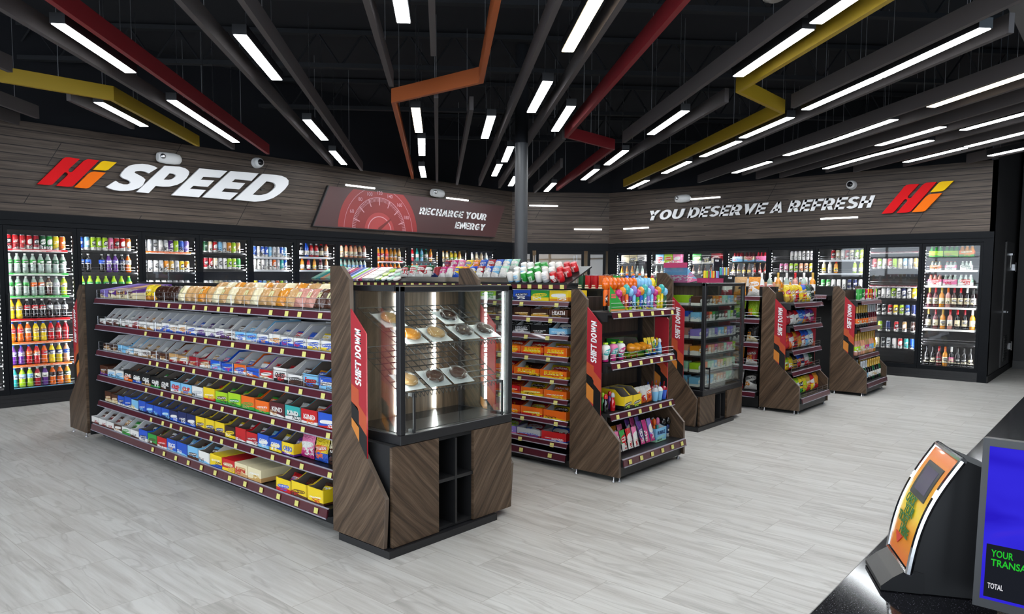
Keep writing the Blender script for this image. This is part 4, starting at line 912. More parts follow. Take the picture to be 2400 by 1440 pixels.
def pillow(w, h, t, seed, nx=7, nz=9, crimp=.05):
    """filled bag standing upright: crimped seams at top and bottom"""
    r = random.Random(seed); vs = []; fs = []
    for s in (-1, 1):
        for j in range(nz):
            v = j/(nz-1)
            for i in range(nx):
                u = i/(nx-1)*2-1
                prof = max(0, 1-abs(2*v-1)**3.5)**.6*max(0, 1-abs(u)**2.6)**.6
                pin = 1-.10*max(0, 1-abs(2*v-1)**2)+.02*math.sin(7*v+seed)
                dz = 0 if 0 < i < nx-1 else 0
                y = s*t/2*prof+(r.uniform(-1, 1)*t*.07 if 0 < i < nx-1 and 0 < j < nz-1 else 0)
                vs.append((u*w/2*pin, y, v*h+(r.uniform(-1, 1)*h*.012 if j == nz-1 else 0)))
    o = nx*nz
    for j in range(nz-1):
        for i in range(nx-1):
            q = (j*nx+i, j*nx+i+1, (j+1)*nx+i+1, (j+1)*nx+i); fs.append(q); fs.append(tuple(o+k for k in q[::-1]))
    mb = MB(); mb.add(vs, fs, 0, True); return mb
BAG = [pillow(.15, .24, .075, k).mesh('chip_bag', [FOIL]) for k in range(4)]
PACK = []
for k in range(3):
    p_ = pillow(.1, .13, .034, 20+k, 6, 7); PACK.append(p_.mesh('snack_packet', [WRAP]))
TRAYS = {}
def tray(w, d, hf, hb, kraft=False):
    k = (round(w, 3), round(d, 2), round(hf, 2), round(hb, 2), kraft)
    if k not in TRAYS: TRAYS[k] = tray_mesh(*k)
    return TRAYS[k]
BOXES = {}
def boxm(w, d, h, slope=0):
    k = (round(w, 3), round(d, 3), round(h, 3), slope)
    if k not in BOXES:
        mb = MB()
        if slope: mb.prism([(0, 0), (0, h), (d, h+slope), (d, 0)], 'x', -w/2, w/2)
        else: mb.cbox(-w/2, w/2, 0, d, 0, h, .002)
        BOXES[k] = mb.mesh('closed_box', [PRINT])
    return BOXES[k]
GAP = .0018
def one(name, me, fr, u, d, z, label, cat, group, c1, c2='white', c3='black', dz=0, rx=0, rz=0, sc_=None):
    q = fr.p(u, d, z+GAP)
    o = link(name, me, None, q, rot=(rx, 0, fr.a+rz), color=col(c1), c2=col(c2), c3=col(c3), scale=sc_)
    return tag(o, label, cat, group)
def lettering(o, t, h, w, x, y, z, color='white', bold=.03, shear=0, rot=None):
    me = text_mesh(t, h, bold, shear, .0008, 'LEFT', MATT); xs = [v.co.x for v in me.vertices]; k = w/(max(xs)-min(xs))
    l = link('lettering', me, o, (x, y, z), scale=(k, 1, 1), color=col(color)); return l
def goods_row(fr, u0, u1, z, d, spec, place, group, w_in=.95, dep=.345, maxh=.145, anchor='the near end', packs=2):
    """spec: list of (kind, c1, c2, c3[, text, text colour]); kinds: t tray, T tall tray, b box, s sloped box, - gap, g standing bag, c cookie pack"""
    n = sum(x[4] if len(x) > 4 and isinstance(x[4], (int, float)) else 1 for x in spec); S = (u1-u0)/n; u = u0; cnt = 0
    tot = sum(1 for x in spec if x[0] != '-')
    for i, it in enumerate(spec):
        if it[0] == '-': u += S; continue
        k, c1, c2, c3 = it[:4]; txt = it[5] if len(it) > 5 else None
        uc = u+S/2; u += S; cnt += 1
        nth = tot-cnt; od = ORD[nth] if nth < len(ORD) else ORD[-1]
        w = S*w_in; lab2 = f'{od} from {anchor}, {place}'
        c2n = CN(c2) if c2 != c1 else ''
        if k in 'tT':
            hf = (.06 if k == 't' else .085)+random.uniform(-.006, .008); hb = min(maxh, (.135 if k == 't' else .145)+random.uniform(-.01, .01))
            o = one('display_carton', tray(w, dep, hf, hb, k == 'T'), fr, uc, d, z, f'{CN(c1)} and {CN(c2)} display carton, {lab2}', 'carton', group, c1, c2, c3)
            if txt: lettering(o, txt[0], .03, w*.7, -w*.35, -.001, hf*.35, txt[1])
            for j in range(packs):
                pw = w*.72/.1; ry = .055+j*.11
                if ry+.08 > dep: break
                q = fr.p(uc+random.uniform(-.004, .004), d+ry, z+.026)
                tag(link('snack_packet', PACK[(i+j) % 3], None, q, rot=(-.8, 0, fr.a+random.uniform(-.03, .03)), scale=(pw*1.05, .9, .72), color=col(it[4] if len(it) > 4 and isinstance(it[4], str) and it[4] else c2), c2=col(c1), c3=col(c3)),
                    f"{['front','middle','rear'][j]} snack packet in the carton {od} from {anchor}, {place}", 'snack packet', 'snack packets in display cartons')
        elif k == 'b' or k == 's':
            hh = .085 if k == 'b' else .08
            if k == 'b' and maxh > .15: hh = .12
            o = one('product_box', boxm(w, dep, hh, 0 if k == 'b' else .05), fr, uc, d, z, f'{CN(c1)} and {CN(c2)} box, {lab2}', 'box', group, c1, c2, c3)
            if txt: lettering(o, txt[0], .03, w*.7, -w*.35, -.001, hh*.35, txt[1])
        elif k == 'g':
            o = one('snack_bag', BAG[i % 4], fr, uc, d+.05, z, f'{CN(c1)} snack bag, {lab2}', 'snack bag', group, c1, c2, c3, rx=-.12, sc_=(w/.15, .8, min(1, maxh/.24)))
            if txt: lettering(o, txt[0], .05, .10, -.05, -.04, .10, txt[1])

# ================================================================ GONDOLA 1 (nearest the camera): snack cakes and bars
F1 = Fr(2.47, 7.20, -90); L1 = 3.70; N1 = 'nearest shelving'
gondola('long black shelving with maroon rails full of snacks, nearest the camera', F1, L1, (1.30, 1.06, .825, .593, .357), .43, 1.43, fenced=(0, 1, 2), tagn=6)
# clear divider along the top
dv = F1.p(.6, .40); tag(obj('clear_divider', MB().box(0, 2.7, -.002, .002, 0, .09), PLASTIC, None, loc=(dv[0], dv[1]+.0, 1.4505), rz=F1.a), 'clear acrylic divider standing on top of the nearest shelving', 'divider')
PC = 'the pastry case'
r1 = 'on the top shelf of the nearest shelving'
for i in range(4):
    one('product_box', boxm(.17, .33, .075, .055), F1, .12+i*.185, .03, 1.30, f'white topped purple long box, {ORD[3-i]} of four from the pastry case, top shelf', 'box', 'snack boxes on the top shelf', ('violet', 'purple', 'tan', 'purple')[i], 'cream', 'brown')
ROLL = MB().lathe([(.008, -.085), (.030, -.078), (.044, -.055), (.049, -.02), (.049, .02), (.044, .055), (.030, .078), (.008, .085)], 12, sy=.72).mesh('wrapped_roll', [objcol('bread_wrap', .2, 0, .6, .5, (38, .7))])
COOK = MB().lathe([(.01, -.015), (.055, -.013), (.062, 0), (.055, .013), (.01, .015)], 16).mesh('wrapped_cookie', [MATS['bread_wrap']])
bc = [('yellow', 2), ('chocolate', 5), ('cream', 2), ('tan', 3)]
u = .90; n_ = 0
for i in range(2):
    one('snack_bag', BAG[i], F1, u+.06, .07, 1.30, f'yellow snack bag, {ORD[i]} from the far boxes, top shelf of nearest shelving', 'snack bag', 'snacks on the top shelf', 'yellow', 'amber', 'brown', rx=-.3, sc_=(.7, .8, .55)); u += .12
for i in range(5):
    c = 'chocolate'
    one('wrapped_cookie', COOK, F1, u+.05, .09, 1.365, f'{CN(c)} wrapped round cookie, {ORD[i]} from the yellow bags, top shelf of nearest shelving', 'wrapped cookie', 'snacks on the top shelf', c, rx=PI/2-.25, rz=.5); u += .078
u += .03
BREAD = [pillow(.115, .15, .075, 40+k).mesh('wrapped_bun', [MATS['bread_wrap']]) for k in range(3)]
cs = ['cream', 'tan', 'tan', 'amber', 'tan', 'cream', 'tan', 'cream', 'tan', 'tan', 'cream', 'tan', 'tan', 'amber', 'tan', 'rose', 'rose', 'brown', 'brown']
n_ = len(cs); st_ = (3.62-u)/n_; u_b = u
for i, c in enumerate(cs):
    o = one('wrapped_bun', BREAD[i % 3], F1, u+st_/2, .05, 1.312, f'{CN(c)} wrapped bun, {ORD[n_-1-i]} from the pastry case, front layer, top shelf of nearest shelving', 'wrapped bun', 'wrapped buns on the top shelf', c, rx=-.55, rz=random.uniform(-.08, .08), sc_=(.9, .9, .9))
    if i % 3 == 0 or i > 15: obj('sticker', MB().box(-.022, .022, -.0385, -.0375, .055, .10), simple('sticker_pale', (.62, .60, .30, 1), .5), o)
    u += st_
u = u_b+st_*2
for i in range(11):
    c = ('tan', 'cream', 'amber')[i % 3]
    one('wrapped_bun', BREAD[(i+1) % 3], F1, u+st_/2, .215, 1.345, f'{CN(c)} wrapped bun, {ORD[10-i]} from the pastry case, rear layer, top shelf of nearest shelving', 'wrapped bun', 'wrapped buns on the top shelf', c, rx=-.75, rz=random.uniform(-.1, .1), sc_=(.95, .95, 1.0)); u += st_*1.25
def rep(*a):
    out = []
    for x in a:
        x = x if isinstance(x, tuple) else (x,)
        f = x[0].split('/'); k = int(f[4]) if len(f) > 4 and f[4] else 1
        for _ in range(k): out.append((f[0], f[1], f[2], f[3], f[5] if len(f) > 5 else '')+((x[1],) if len(x) > 1 else ()))
    return out
goods_row(F1, .02, 3.66, 1.06, .02, rep('t/white/brown/maroon/3', 't/white/darkgreen/brown/1', 't/white/crimson/brown/2', 't/white/amber/brown/2', 't/white/blue/tan/3', 't/white/blue/amber/2', 't/white/navy/purple/2', 't/white/brown/purple/2', 't/skyblue/white/blue/2', 't/white/blue/amber/2', 't/white/blue/red/2', 't/white/yellow/blue/2'), 'second shelf of nearest shelving', 'cartons on the second shelf', anchor=PC)
goods_row(F1, .08, 3.66, .825, .02, rep('t/chocolate/white/tan/2', 't/skyblue/white/brown/2', 't/white/tan/brown/2', 't/brown/white/tan/2', 't/tan/crimson/white/2', 't/crimson/white/tan/2', 't/blue/skyblue/magenta/2', 't/orange/white/blue', 't/blue/orange/white', 't/red/white/tan//red', ('T/white/black/red//red', ('QUEST', 'black')), 't/white/brown/black', ('T/skyblue/brown/blue//amber', ('Famous', 'red')), ('T/blue/skyblue/brown//tan', ('Famous', 'white'))), 'third shelf of nearest shelving', 'cartons on the third shelf', anchor=PC)
goods_row(F1, -.02, 3.66, .593, .02, rep('b/brown/purple/tan', 't/white/skyblue/black/2/white', ('T/black/orange/white', ('ONE', 'white')), ('T/black/blue/white', ('ONE', 'white')), ('T/black/tan/white', ('ONE', 'white')), ('T/black/green/white', ('ONE', 'white')), ('T/black/brown/white', ('ONE', 'white')), ('T/skyblue/white/red', ('CLIF', 'red')), ('T/skyblue/tan/blue', ('CLIF', 'red')), 'T/white/silver/black', 'T/yellow/red/tan', 'T/lime/green/brown/2', 'T/orange/green/tan/2', ('T/maroon/white/tan', ('KIND', 'white')), ('T/teal/white/black', ('KIND', 'white')), ('T/red/white/orange', ('KIND', 'white')), 'T/blue/red/white'), 'fourth shelf of nearest shelving', 'cartons on the fourth shelf', anchor=PC, dep=.34)
goods_row(F1, .08, 3.66, .357, .02, rep('T/brown/cream/tan/2', 'T/blue/white/navy/2', 'T/skyblue/white/yellow', 'T/blue/navy/skyblue/4', 'T/navy/blue/white/3', 'T/yellow/brown/navy/3', 'T/chocolate/yellow/white', 'T/red/white/crimson/2', ('T/blue/skyblue/white', ('OREO', 'white')), ('T/blue/yellow/white', ('OREO', 'white')), ('T/yellow/purple/white', ('OREO', 'blue')), 'g/pink/magenta/white', 'g/yellow/blue/orange', ('g/cream/brown/black', ('Famous', 'black'))), 'fifth shelf of nearest shelving', 'goods on the fifth shelf', anchor=PC, dep=.33)
goods_row(F1, -.05, 3.64, .148, -.055, rep('t/white/brown/crimson/3', 't/brown/white/tan', 't/white/green/brown', 't/white/brown/black', 'T/blue/white/navy', 'T/green/brown/white', 'T/red/white/brown', ('T/blue/skyblue/tan', ('RICE', 'white')), 'T/blue/skyblue/white', 'T/skyblue/brown/chocolate', 'T/white/skyblue/brown', 'b/yellow/blue/brown', 'b/red/yellow/tan', ('b/cream/tan/red', ('Lorna', 'red')), 'b/cream/tan/gold')+[('-',)]+rep('T/yellow/red/blue', 'T/yellow/brown/red/2'), 'bottom deck of nearest shelving', 'goods on the bottom deck', anchor=PC, dep=.345, maxh=.132)

# end panels of gondola 1
end_panel(2.39, 3.432, -1, True, 'tall walnut end panel with SHIFT DOWN strip, left of the pastry case')
end_panel(3.406, 3.432, -1, True, 'tall walnut end panel behind and right of the pastry case', side=1)
end_panel(2.39, 7.285, 1, False, 'walnut end panel at the far end of the nearest shelving, facing the left coolers')
end_panel(3.406, 7.285, 1, False, 'hidden right walnut panel at the far end of the nearest shelving', side=1)

# ================================================================ PASTRY CASE
def glass_case(label, x0, x1, y0, y1, ztop, zs, plx0, plx1, lit, slots):
    o = empty('display_case', label, 'display case', (x0, y0, 0), 0, 'glass end cases'); W = x1-x0; D = y1-y0
    obj('plinth', MB().box(plx0-x0, plx1-x0, -.02, D-.02, 0, .041), BLACK, o)
    c1, c2 = .345, .63
    # cabinet: black carcass with an open pigeon-hole in the middle
    cb = MB().box(.02, W-.02, .30, D, .045, zs-.005).box(.02, c1, .02, .30, .045, zs-.005).box(c2, W-.02, .02, .30, .045, zs-.005).box(c1, c2, .02, .30, .045, .06).box(c1, c2, .02, .3, zs-.03, zs-.005)
    obj('cabinet', cb, BLACKM, o)
    for k in range(1, slots+1):
        obj('divider', MB().box(c1+(c2-c1)*k/(slots+1)-.008, c1+(c2-c1)*k/(slots+1)+.008, .006, .30, .06, zs-.03), SHELFB, o)
    if slots == 1 and zs > .5: obj('divider', MB().box(c1, c2, .008, .30, .325, .345), SHELFB, o)
    obj('wood_panel', MB().box(.005, c1, 0, .02, .045, zs-.008), W_XL, o); obj('wood_panel', MB().box(c2, W, 0, .02, .045, zs-.008), W_XR, o)
    obj('case_floor', MB().box(.10, W-.04, .04, D-.002, zs+.0505, zs+.053), simple('case_floor', (.004, .004, .005, 1), .22, 0, .3), o)
    f = MB().cbox(.06, W, -.004, D, zs-.005, zs+.05, .004)
    for a, b in ((.06, .098), (W-.038, W)): f.cbox(a, b, -.004, .034, zs+.05, ztop, .004)
    for a, b in ((.06, .09), (W-.03, W)): f.box(a, b, D-.03, D, zs+.05, ztop)
    f.cbox(.06, W, -.004, .04, ztop-.035, ztop, .006).box(.06, .09, .04, D, ztop-.03, ztop).box(W-.03, W, .04, D, ztop-.03, ztop).box(.06, W, D-.03, D, ztop-.03, ztop)
    obj('frame', f, BLACK, o)
    obj('top_glass', MB().box(.09, W-.03, .04, D-.03, ztop-.012, ztop-.006), CASEG, o)
    obj('side_glass', MB().box(.068, .073, .034, D-.03, zs+.05, ztop-.035), CASEG, o); obj('side_glass', MB().box(W-.012, W-.007, .034, D-.03, zs+.05, ztop-.035), CASEG, o)
    mid = (.098+W-.038)/2
    for a, b, h in ((.099, mid-.002, .13), (mid+.002, W-.039, W-.13)):
        g = obj('glass_door', MB().box(a, b, .004, .009, zs+.053, ztop-.038), CASEG, o)
        obj('handle', MB().box(h-.006, h+.006, -.04, -.03, zs+.06, zs+.28).box(h-.008, h+.008, -.03, .004, zs+.062, zs+.08).box(h-.008, h+.008, -.03, .004, zs+.26, zs+.278), BLACK, g)
    obj('back_board', MB().box(.06, W, D, D+.012, zs+.05, ztop), W_XV, o)
    if lit:
        for a in (.102, W-.046): obj('light_strip', MB().box(a, a+.008, .036, .044, zs+.06, ztop-.04), CLED, o)
        for a in (.40, .72): obj('light_strip', MB().box(a, a+.012, D-.012, D-.004, zs+.06, ztop-.05), CLED, o)
    return o
glass_case('lit glass pastry case on a walnut cabinet at the end of the nearest shelving', 2.425, 3.40, 2.95, 3.40, 1.457, .60, 2.39, 3.245, True, 1)
cs_ = bpy.data.objects['display_case']
for nm, zf, zb in (('upper', 1.125, 1.325), ('lower', .865, 1.095)):
    mb = MB(); yf, yb = .05, .42
    P3 = lambda x, t: (x, yf+(yb-yf)*t, zf+(zb-zf)*t)
    for k in range(9): mb.tube(P3(.105, k/8), P3(.935, k/8), .0036, 5)
    for k in range(15):
        x = .108+k*.0585; mb.tube(P3(x, 0), P3(x, 1), .0024, 5)
    for k in range(28):
        x = .11+k*.0292; a = P3(x, 0); m_ = P3(x+.0146, 0); b = P3(x+.0292, 0); d_ = (m_[0], m_[1]-.012, m_[2]-.028)
        mb.tube(a, d_, .0018, 4); mb.tube(d_, b, .0018, 4)
    obj('wire_shelf', mb, BLACK, cs_, label='black sloping wire shelf')
SHEET = MB()
for i in range(5):
    for j in range(5): pass
SHEET = MB().box(-.085, .085, -.075, .075, 0, .0015).prism([(-.085, 0), (-.10, .014), (-.099, .0155), (-.085, .0015)], 'y', -.07, .07).mesh('paper', [simple('paper_white', (.82, .83, .84, 1), .5)])
BUN = MB().lathe([(.02, 0), (.052, .004), (.060, .014), (.054, .026), (.036, .032), (.012, .030)], 18, sy=.9).mesh('pastry', [BUMPY])
FILM = MB().lathe([(.074, .001), (.066, .022), (.052, .034), (.02, .038)], 14, cap=False).mesh('film', [m_glass('film', (1, 1, 1, 1), .12)])
def pastry(x, t, nm, color, lab, n):
    zf, zb = (1.125, 1.325) if nm == 'upper' else (.865, 1.095)
    yf, yb = .05, .42; tl = math.atan2(zb-zf, yb-yf); nx, nz = -math.sin(tl), math.cos(tl)
    q = (2.425+x, 2.95+yf+(yb-yf)*t+nx*.0068, zf+(zb-zf)*t+nz*.0068)
    o = empty('pastry', lab, 'pastry', q, 0, 'wrapped pastries in the glass case', rot=(tl, 0, random.uniform(-.08, .08)))
    link('paper', SHEET, o); link('bun', BUN, o, (0, 0, .002), color=col(color)); link('film', FILM, o, (0, 0, .002))
pastry(.22, .63, 'upper', 'tan', 'glazed pastry on white paper, back one on the left of the upper wire shelf', 0)
pastry(.24, .2, 'upper', 'amber', 'golden pastry on white paper, front left corner of the upper wire shelf', 0)
pastry(.43, .2, 'upper', 'tan', 'golden pastry on white paper, front middle of the upper wire shelf', 0)
pastry(.68, .62, 'upper', 'chocolate', 'dark chocolate pastry, back one on the right of the upper wire shelf', 0)
pastry(.66, .2, 'upper', 'chocolate', 'dark chocolate pastry, front one beside the middle of the upper shelf', 0)
pastry(.845, .2, 'upper', 'chocolate', 'dark chocolate pastry, front right corner of the upper wire shelf', 0)
pastry(.22, .2, 'lower', 'tan', 'sugar topped pastry, left one of three on the lower wire shelf', 0)
pastry(.42, .2, 'lower', 'brown', 'brown cinnamon pastry, middle one of three on the lower wire shelf', 0)
pastry(.61, .2, 'lower', 'brown', 'brown nut pastry, right one of three on the lower wire shelf', 0)

# ================================================================ GONDOLA 2: chocolate and gum, with an open end display
F2 = Fr(4.49, 6.90, -90); L2 = 3.59; P2 = 'candy gondola'; A2 = 'near end'
gondola('black candy shelving with eight maroon railed shelves, second row from the camera', F2, L2, (1.32, 1.195, 1.055, .885, .708, .548, .378, .204), .44, 1.40, deckz=.12, tagn=4, deck_out=.02, depth=.30, railh=.034, brk=.034)
end_panel(4.43, 3.25, -1, False, 'walnut end panel with SHIFT DOWN strip, left side of the toy candy display')
end_panel(5.42, 3.25, -1, False, 'walnut end panel closing the right side of the toy candy display', side=1)
def near(spec, fr, L_, z, n_, w, place, group, **k):
    goods_row(fr, L_-n_*w-.02, L_-.02, z, .01, spec, place, group, anchor=A2, packs=1, **k)
near(rep('b/green/white/lime/2', 'b/mint/white/green', 'b/lime/white/green/2', 'b/black/green/silver', 'b/blue/navy/white', 'b/green/yellow/white', 'b/yellow/amber/white'), F2, L2, 1.32, 9, .19, 'gum shelf of the candy row', 'gum boxes', dep=.26, maxh=.08)
near(rep('t/navy/brown/white/2', 't/chocolate/gold/white', 't/brown/gold/black/2', 't/chocolate/brown/gold/2', 't/chocolate/gold/amber', ('t/brown/chocolate/gold', ('HEATH', 'white'))), F2, L2, 1.195, 9, .19, 'chocolate shelf of the candy row', 'chocolate cartons', dep=.27, maxh=.08)
near(rep('t/skyblue/silver/navy/3', 't/silver/navy/white/2', ('t/black/silver/white', ('HERSHEY', 'silver')), ('t/black/silver/white', ('HERSHEY', 'silver')), 't/black/brown/silver', 't/skyblue/navy/white'), F2, L2, 1.055, 9, .19, 'third shelf of the candy row', 'chocolate cartons', dep=.28, maxh=.09)
near(rep('t/orange/amber/red/4', ('t/orange/red/yellow', ('REESE', 'yellow')), ('t/orange/red/yellow', ('REESE', 'yellow')), ('t/orange/yellow/red', ('REESE', 'yellow'))), F2, L2, .885, 7, .24, 'fourth shelf of the candy row', 'orange candy cartons', dep=.28, maxh=.10)
near(rep('t/orange/red/yellow/4', ('t/orange/chocolate/yellow', ('REESE', 'yellow')), ('t/orange/yellow/red', ('REESE', 'yellow'))), F2, L2, .708, 6, .28, 'fifth shelf of the candy row', 'orange candy cartons', dep=.28, maxh=.10)
near(rep('t/orange/yellow/brown/2', 't/red/orange/amber/3', 't/orange/yellow/brown', 't/orange/amber/yellow'), F2, L2, .548, 7, .24, 'sixth shelf of the candy row', 'orange candy cartons', dep=.28, maxh=.10)
near(rep('t/orange/yellow/red/2', 't/red/orange/yellow/2', 't/orange/red/yellow/2', 't/orange/yellow/brown'), F2, L2, .378, 7, .24, 'seventh shelf of the candy row', 'orange candy cartons', dep=.28, maxh=.10)
# the bright bottom row stands on the deck
near(rep('t/blue/red/yellow/2', 't/blue/skyblue/pink', 't/violet/pink/lime', 't/silver/crimson/blue', 't/red/blue/white'), F2, L2, .204, 6, .26, 'lowest shelf of the candy row', 'bright candy cartons', dep=.28, maxh=.07)
# sloping top shelf
TL = math.radians(24); q = F2.p(.10, -.02, 1.455)
ts = empty('top_rack', 'sloping black gum rack with price tags on top of the candy gondola', 'shelf rack', q, F2.a)
obj('tray', MB().box(0, 3.48, 0, .36, -.012, 0), SHELFB, ts, rot=(TL, 0, 0))
obj('front_lip', MB().box(0, 3.48, -.006, 0, -.035, .012), SHELFB, ts)
obj('price_rail', MB().box(0, 3.48, -.009, -.006, -.034, -.004), RAIL, ts)
for k in range(32): link('price_tag', TAGM, ts, (.06+k*.109, -.010, -.019), color=TAGC)
for k in range(5): obj('bracket', MB().prism([(.02, -.03), (.34, -.03), (.34, .12), (.02, -.012)], 'x', .05+k*.79, .07+k*.79), BLACK, ts)
def slope(name, me, u, t, lab, cat, group, c1, c2='white', c3='white', up=.0025, rx=0, sc_=None, rz=0):
    if rx: up = .036
    d = t*math.cos(TL)-up*math.sin(TL); z = t*math.sin(TL)+up*math.cos(TL)
    p = F2.p(.10+u, -.02+d, 1.455+z)
    return tag(link(name, me, None, p, rot=(TL+rx, 0, F2.a+rz), color=col(c1), c2=col(c2), c3=col(c3), scale=sc_), lab, cat, group)
JAR = MB().lathe([(.026, 0), (.03, .004), (.03, .055), (.027, .06), (.027, .075), (.024, .078)], 12).mesh('gum_jar', [LABEL])
u = 3.43
for c, c2, nm in (('red', 'crimson', 'red'), ('white', 'silver', 'white'), ('green', 'white', 'green'), ('white', 'skyblue', 'pale blue')):
    for a in range(3):
        for b in range(2):
            slope('gum_jar', JAR, u-.035-b*.068, .05+a*.10, f'{nm} gum jar, {["lower","middle","upper"][a]} row, {["right","left"][b]} of its pair, on the sloping gum rack', 'gum jar', 'gum jars on the sloping rack', c, c2, 'white')
    u -= .15
for i, (c, c2) in enumerate((('mint', 'white'), ('skyblue', 'white'), ('blue', 'white'), ('crimson', 'white'), ('blue', 'yellow'), ('amber', 'orange'), ('yellow', 'blue'), ('pink', 'white'), ('magenta', 'white'), ('crimson', 'navy'))):
    for a in range(2):
        slope('gum_pouch', BAG[(i+a) % 4], u-.05, .05+a*.15, f'{CN(c)} gum pouch, {["lower","upper"][a]} row, {ORD[i]} past the gum jars on the sloping rack', 'gum pouch', 'gum pouches on the sloping rack', c, c2, 'white', rx=-.9, sc_=(.58, .7, .45))
    u -= .092
u -= .02
for i, c in enumerate(('darkgreen', 'crimson', 'mint', 'darkgreen')):
    slope('gum_pouch', BAG[i], u-.05, .06, f'{CN(c)} bagged sweets, {ORD[i]} beyond the tall walnut panel on the sloping rack', 'gum pouch', 'bagged sweets on the sloping rack', c, 'white', 'red', rx=-.9, sc_=(.7, .8, .5)); u -= .11
TIN = MB().lathe([(.035, 0), (.04, .003), (.04, .018), (.037, .021)], 20).mesh('mint_tin', [LABEL])
for i in range(4):
    for a in range(3):
        slope('mint_tin', TIN, u-.045, .06+a*.095, f'round mint tin, {["lower","middle","upper"][a]} row, {ORD[i]} column from the bagged sweets on the rack', 'mint tin', 'round mint tins', ('white', 'mint', 'white', 'lime')[i], ('red', 'green', 'navy', 'blue')[i], 'white')
    u -= .09
for i in range(2):
    for a in range(3):
        slope('gum_box', MB().cbox(-.045, .045, 0, .088, 0, .03, .002).mesh('gum_box', [PRINT]), u-.05, .03+a*.095, f'white gum box, {["lower","middle","upper"][a]} row, {["right","left"][i]} column beyond the mint tins', 'gum box', 'white gum boxes', 'white', 'silver', 'grey')
    u -= .1
STK = MB().cbox(-.011, .011, 0, .30, 0, .02, .002).mesh('candy_roll', [PAINT])
for i in range(21):
    c = ('magenta', 'crimson', 'white', 'rose', 'violet', 'silver', 'lime', 'green', 'white', 'skyblue', 'blue', 'navy', 'violet', 'purple', 'crimson')[i % 15]
    slope('candy_roll', STK, u-.014, .02, f'{CN(c)} long candy roll, {ORD[i]} in line beyond the white gum boxes', 'candy roll', 'long candy rolls on the sloping rack', c); u -= .026
for i in range(4):
    c = ('mint', 'peach', 'teal', 'mint', 'rose', 'teal', 'white', 'mint')[i]
    slope('gum_box', boxm(.075, .28, .03), u-.04, .02, f'{CN(c)} flat gum box, {ORD[i]} beyond the long candy rolls', 'gum box', 'flat gum boxes on the sloping rack', c, 'white', 'orange'); u -= .082

# ================================================================ open end displays (toy candy, crisps, sparkling wine)
def endcap(label, x0, y0, W, zs, deckz, fenced, tags, slat=True):
    """shelves facing the counter between two walnut wings"""
    fr = Fr(x0, y0, 0); o = empty('end_display', label, 'end display', (x0, y0, 0), 0, 'open end displays')
    D = .34
    bk = MB().box(0, W, D, D+.02, .03, 1.36)
    obj('back_board', bk, W_SL, o)
    for k in range(7): obj('slat_groove', MB().box(.004, W-.004, D-.004, D, .28+k*.15, .31+k*.15), BLACK, o)
    for a in (0, W-.03): obj('upright', MB().box(a, a+.03, D-.03, D-.004, .03, 1.36), BLACK, o)
    obj('base', MB().box(.01, W-.01, -.085, D, .035, deckz-.06).box(.002, W-.002, -.115, D-.03, deckz-.06, deckz-.003), SHELFB, o)
    for a in (.03, W-.03):
        obj('levelling_foot', MB().lathe([(.016, 0), (.016, .006), (.006, .01), (.006, .04)], 10, cx=a, cy=-.07), STEEL, o)
    for i, z in enumerate(zs):
        s = obj('shelf', MB().box(.005, W-.005, 0, D-.005, z-.024, z-.003).box(.005, .02, .04, D-.03, z-.075, z-.024).box(W-.02, W-.005, .04, D-.03, z-.075, z-.024), SHELFB, o)
        rail_part(s, W, z, -.004, [W*(j+.5)/tags for j in range(tags)] if tags else [])
        if i in fenced: fence(s, W, z, .008, .065)
    s = obj('deck', MB().box(.005, W-.005, -.116, -.106, deckz-.05, deckz-.004), SHELFB, o)
    rail_part(s, W, deckz, -.12, [W*(j+.5)/tags for j in range(tags)] if tags else [], hgt=.055)
    if 9 in fenced: fence(s, W, deckz, -.10, .06)
    return fr
E2 = endcap('open toy candy display between walnut wings, second row end', 4.456, 2.90, .962, (1.256, .877, .495), .175, (0, 1), 6)
TUBE = [('toy_tube', [('tube', MB().lathe([(.016, 0), (.018, .004), (.018, .11), (.013, .12)], 10).mesh('tube', [LABEL]), 'b'), ('topper', MB().lathe([(.012, .121), (.026, .135), (.029, .155), (.024, .178), (.010, .192)], 12).mesh('topper', [GLOSS]), 'c')])]
def multi(name, parts, fr, u, d, z, lab, cat, group, cols, rz=0, sc_=None, c2='white', c3='black'):
    q = fr.p(u, d, z+GAP); o = empty(name, lab, cat, q, fr.a+rz, group)
    if sc_: o.scale = sc_
    for pn, me, sl in parts: link(pn, me, o, color=col(cols.get(sl, sl)), c2=col(c2), c3=col(c3))
    return o
TT = TUBE[0][1]; tc_ = ('magenta', 'crimson', 'orange', 'purple', 'skyblue', 'green', 'blue', 'teal', 'violet', 'skyblue', 'magenta', 'lime', 'yellow', 'darkgreen')
for i in range(14):
    c = tc_[i]; multi('toy_candy_tube', TT, E2, .20+i*.054, .07, 1.256, f'{CN(c)} candy tube, front row, {ORD[i]} from the green card on the top toy shelf', 'candy toy', 'candy toys on the top shelf', {'b': c, 'c': ('magenta', 'amber', 'teal', 'skyblue', 'violet')[i % 5]}, sc_=(1, 1, .85+.25*((i*7) % 5)/5), c2=('lime', 'white', 'yellow')[i % 3])
for i in range(13):
    c = ('orange', 'orange', 'amber', 'brown', 'crimson', 'skyblue', 'blue', 'skyblue', 'violet', 'magenta', 'green', 'black', 'black')[i]
    multi('toy_candy_tube', TT, E2, .17+i*.058, .17, 1.256, f'{CN(c)} candy tube, back row, {ORD[i]} from the green card on the top toy shelf', 'candy toy', 'candy toys on the top shelf', {'b': c, 'c': ('orange', 'orange', 'skyblue', 'yellow')[min(i//4, 3)]}, sc_=(1.05, 1.05, 1.32), c2=('black', 'white', 'yellow')[i % 3])
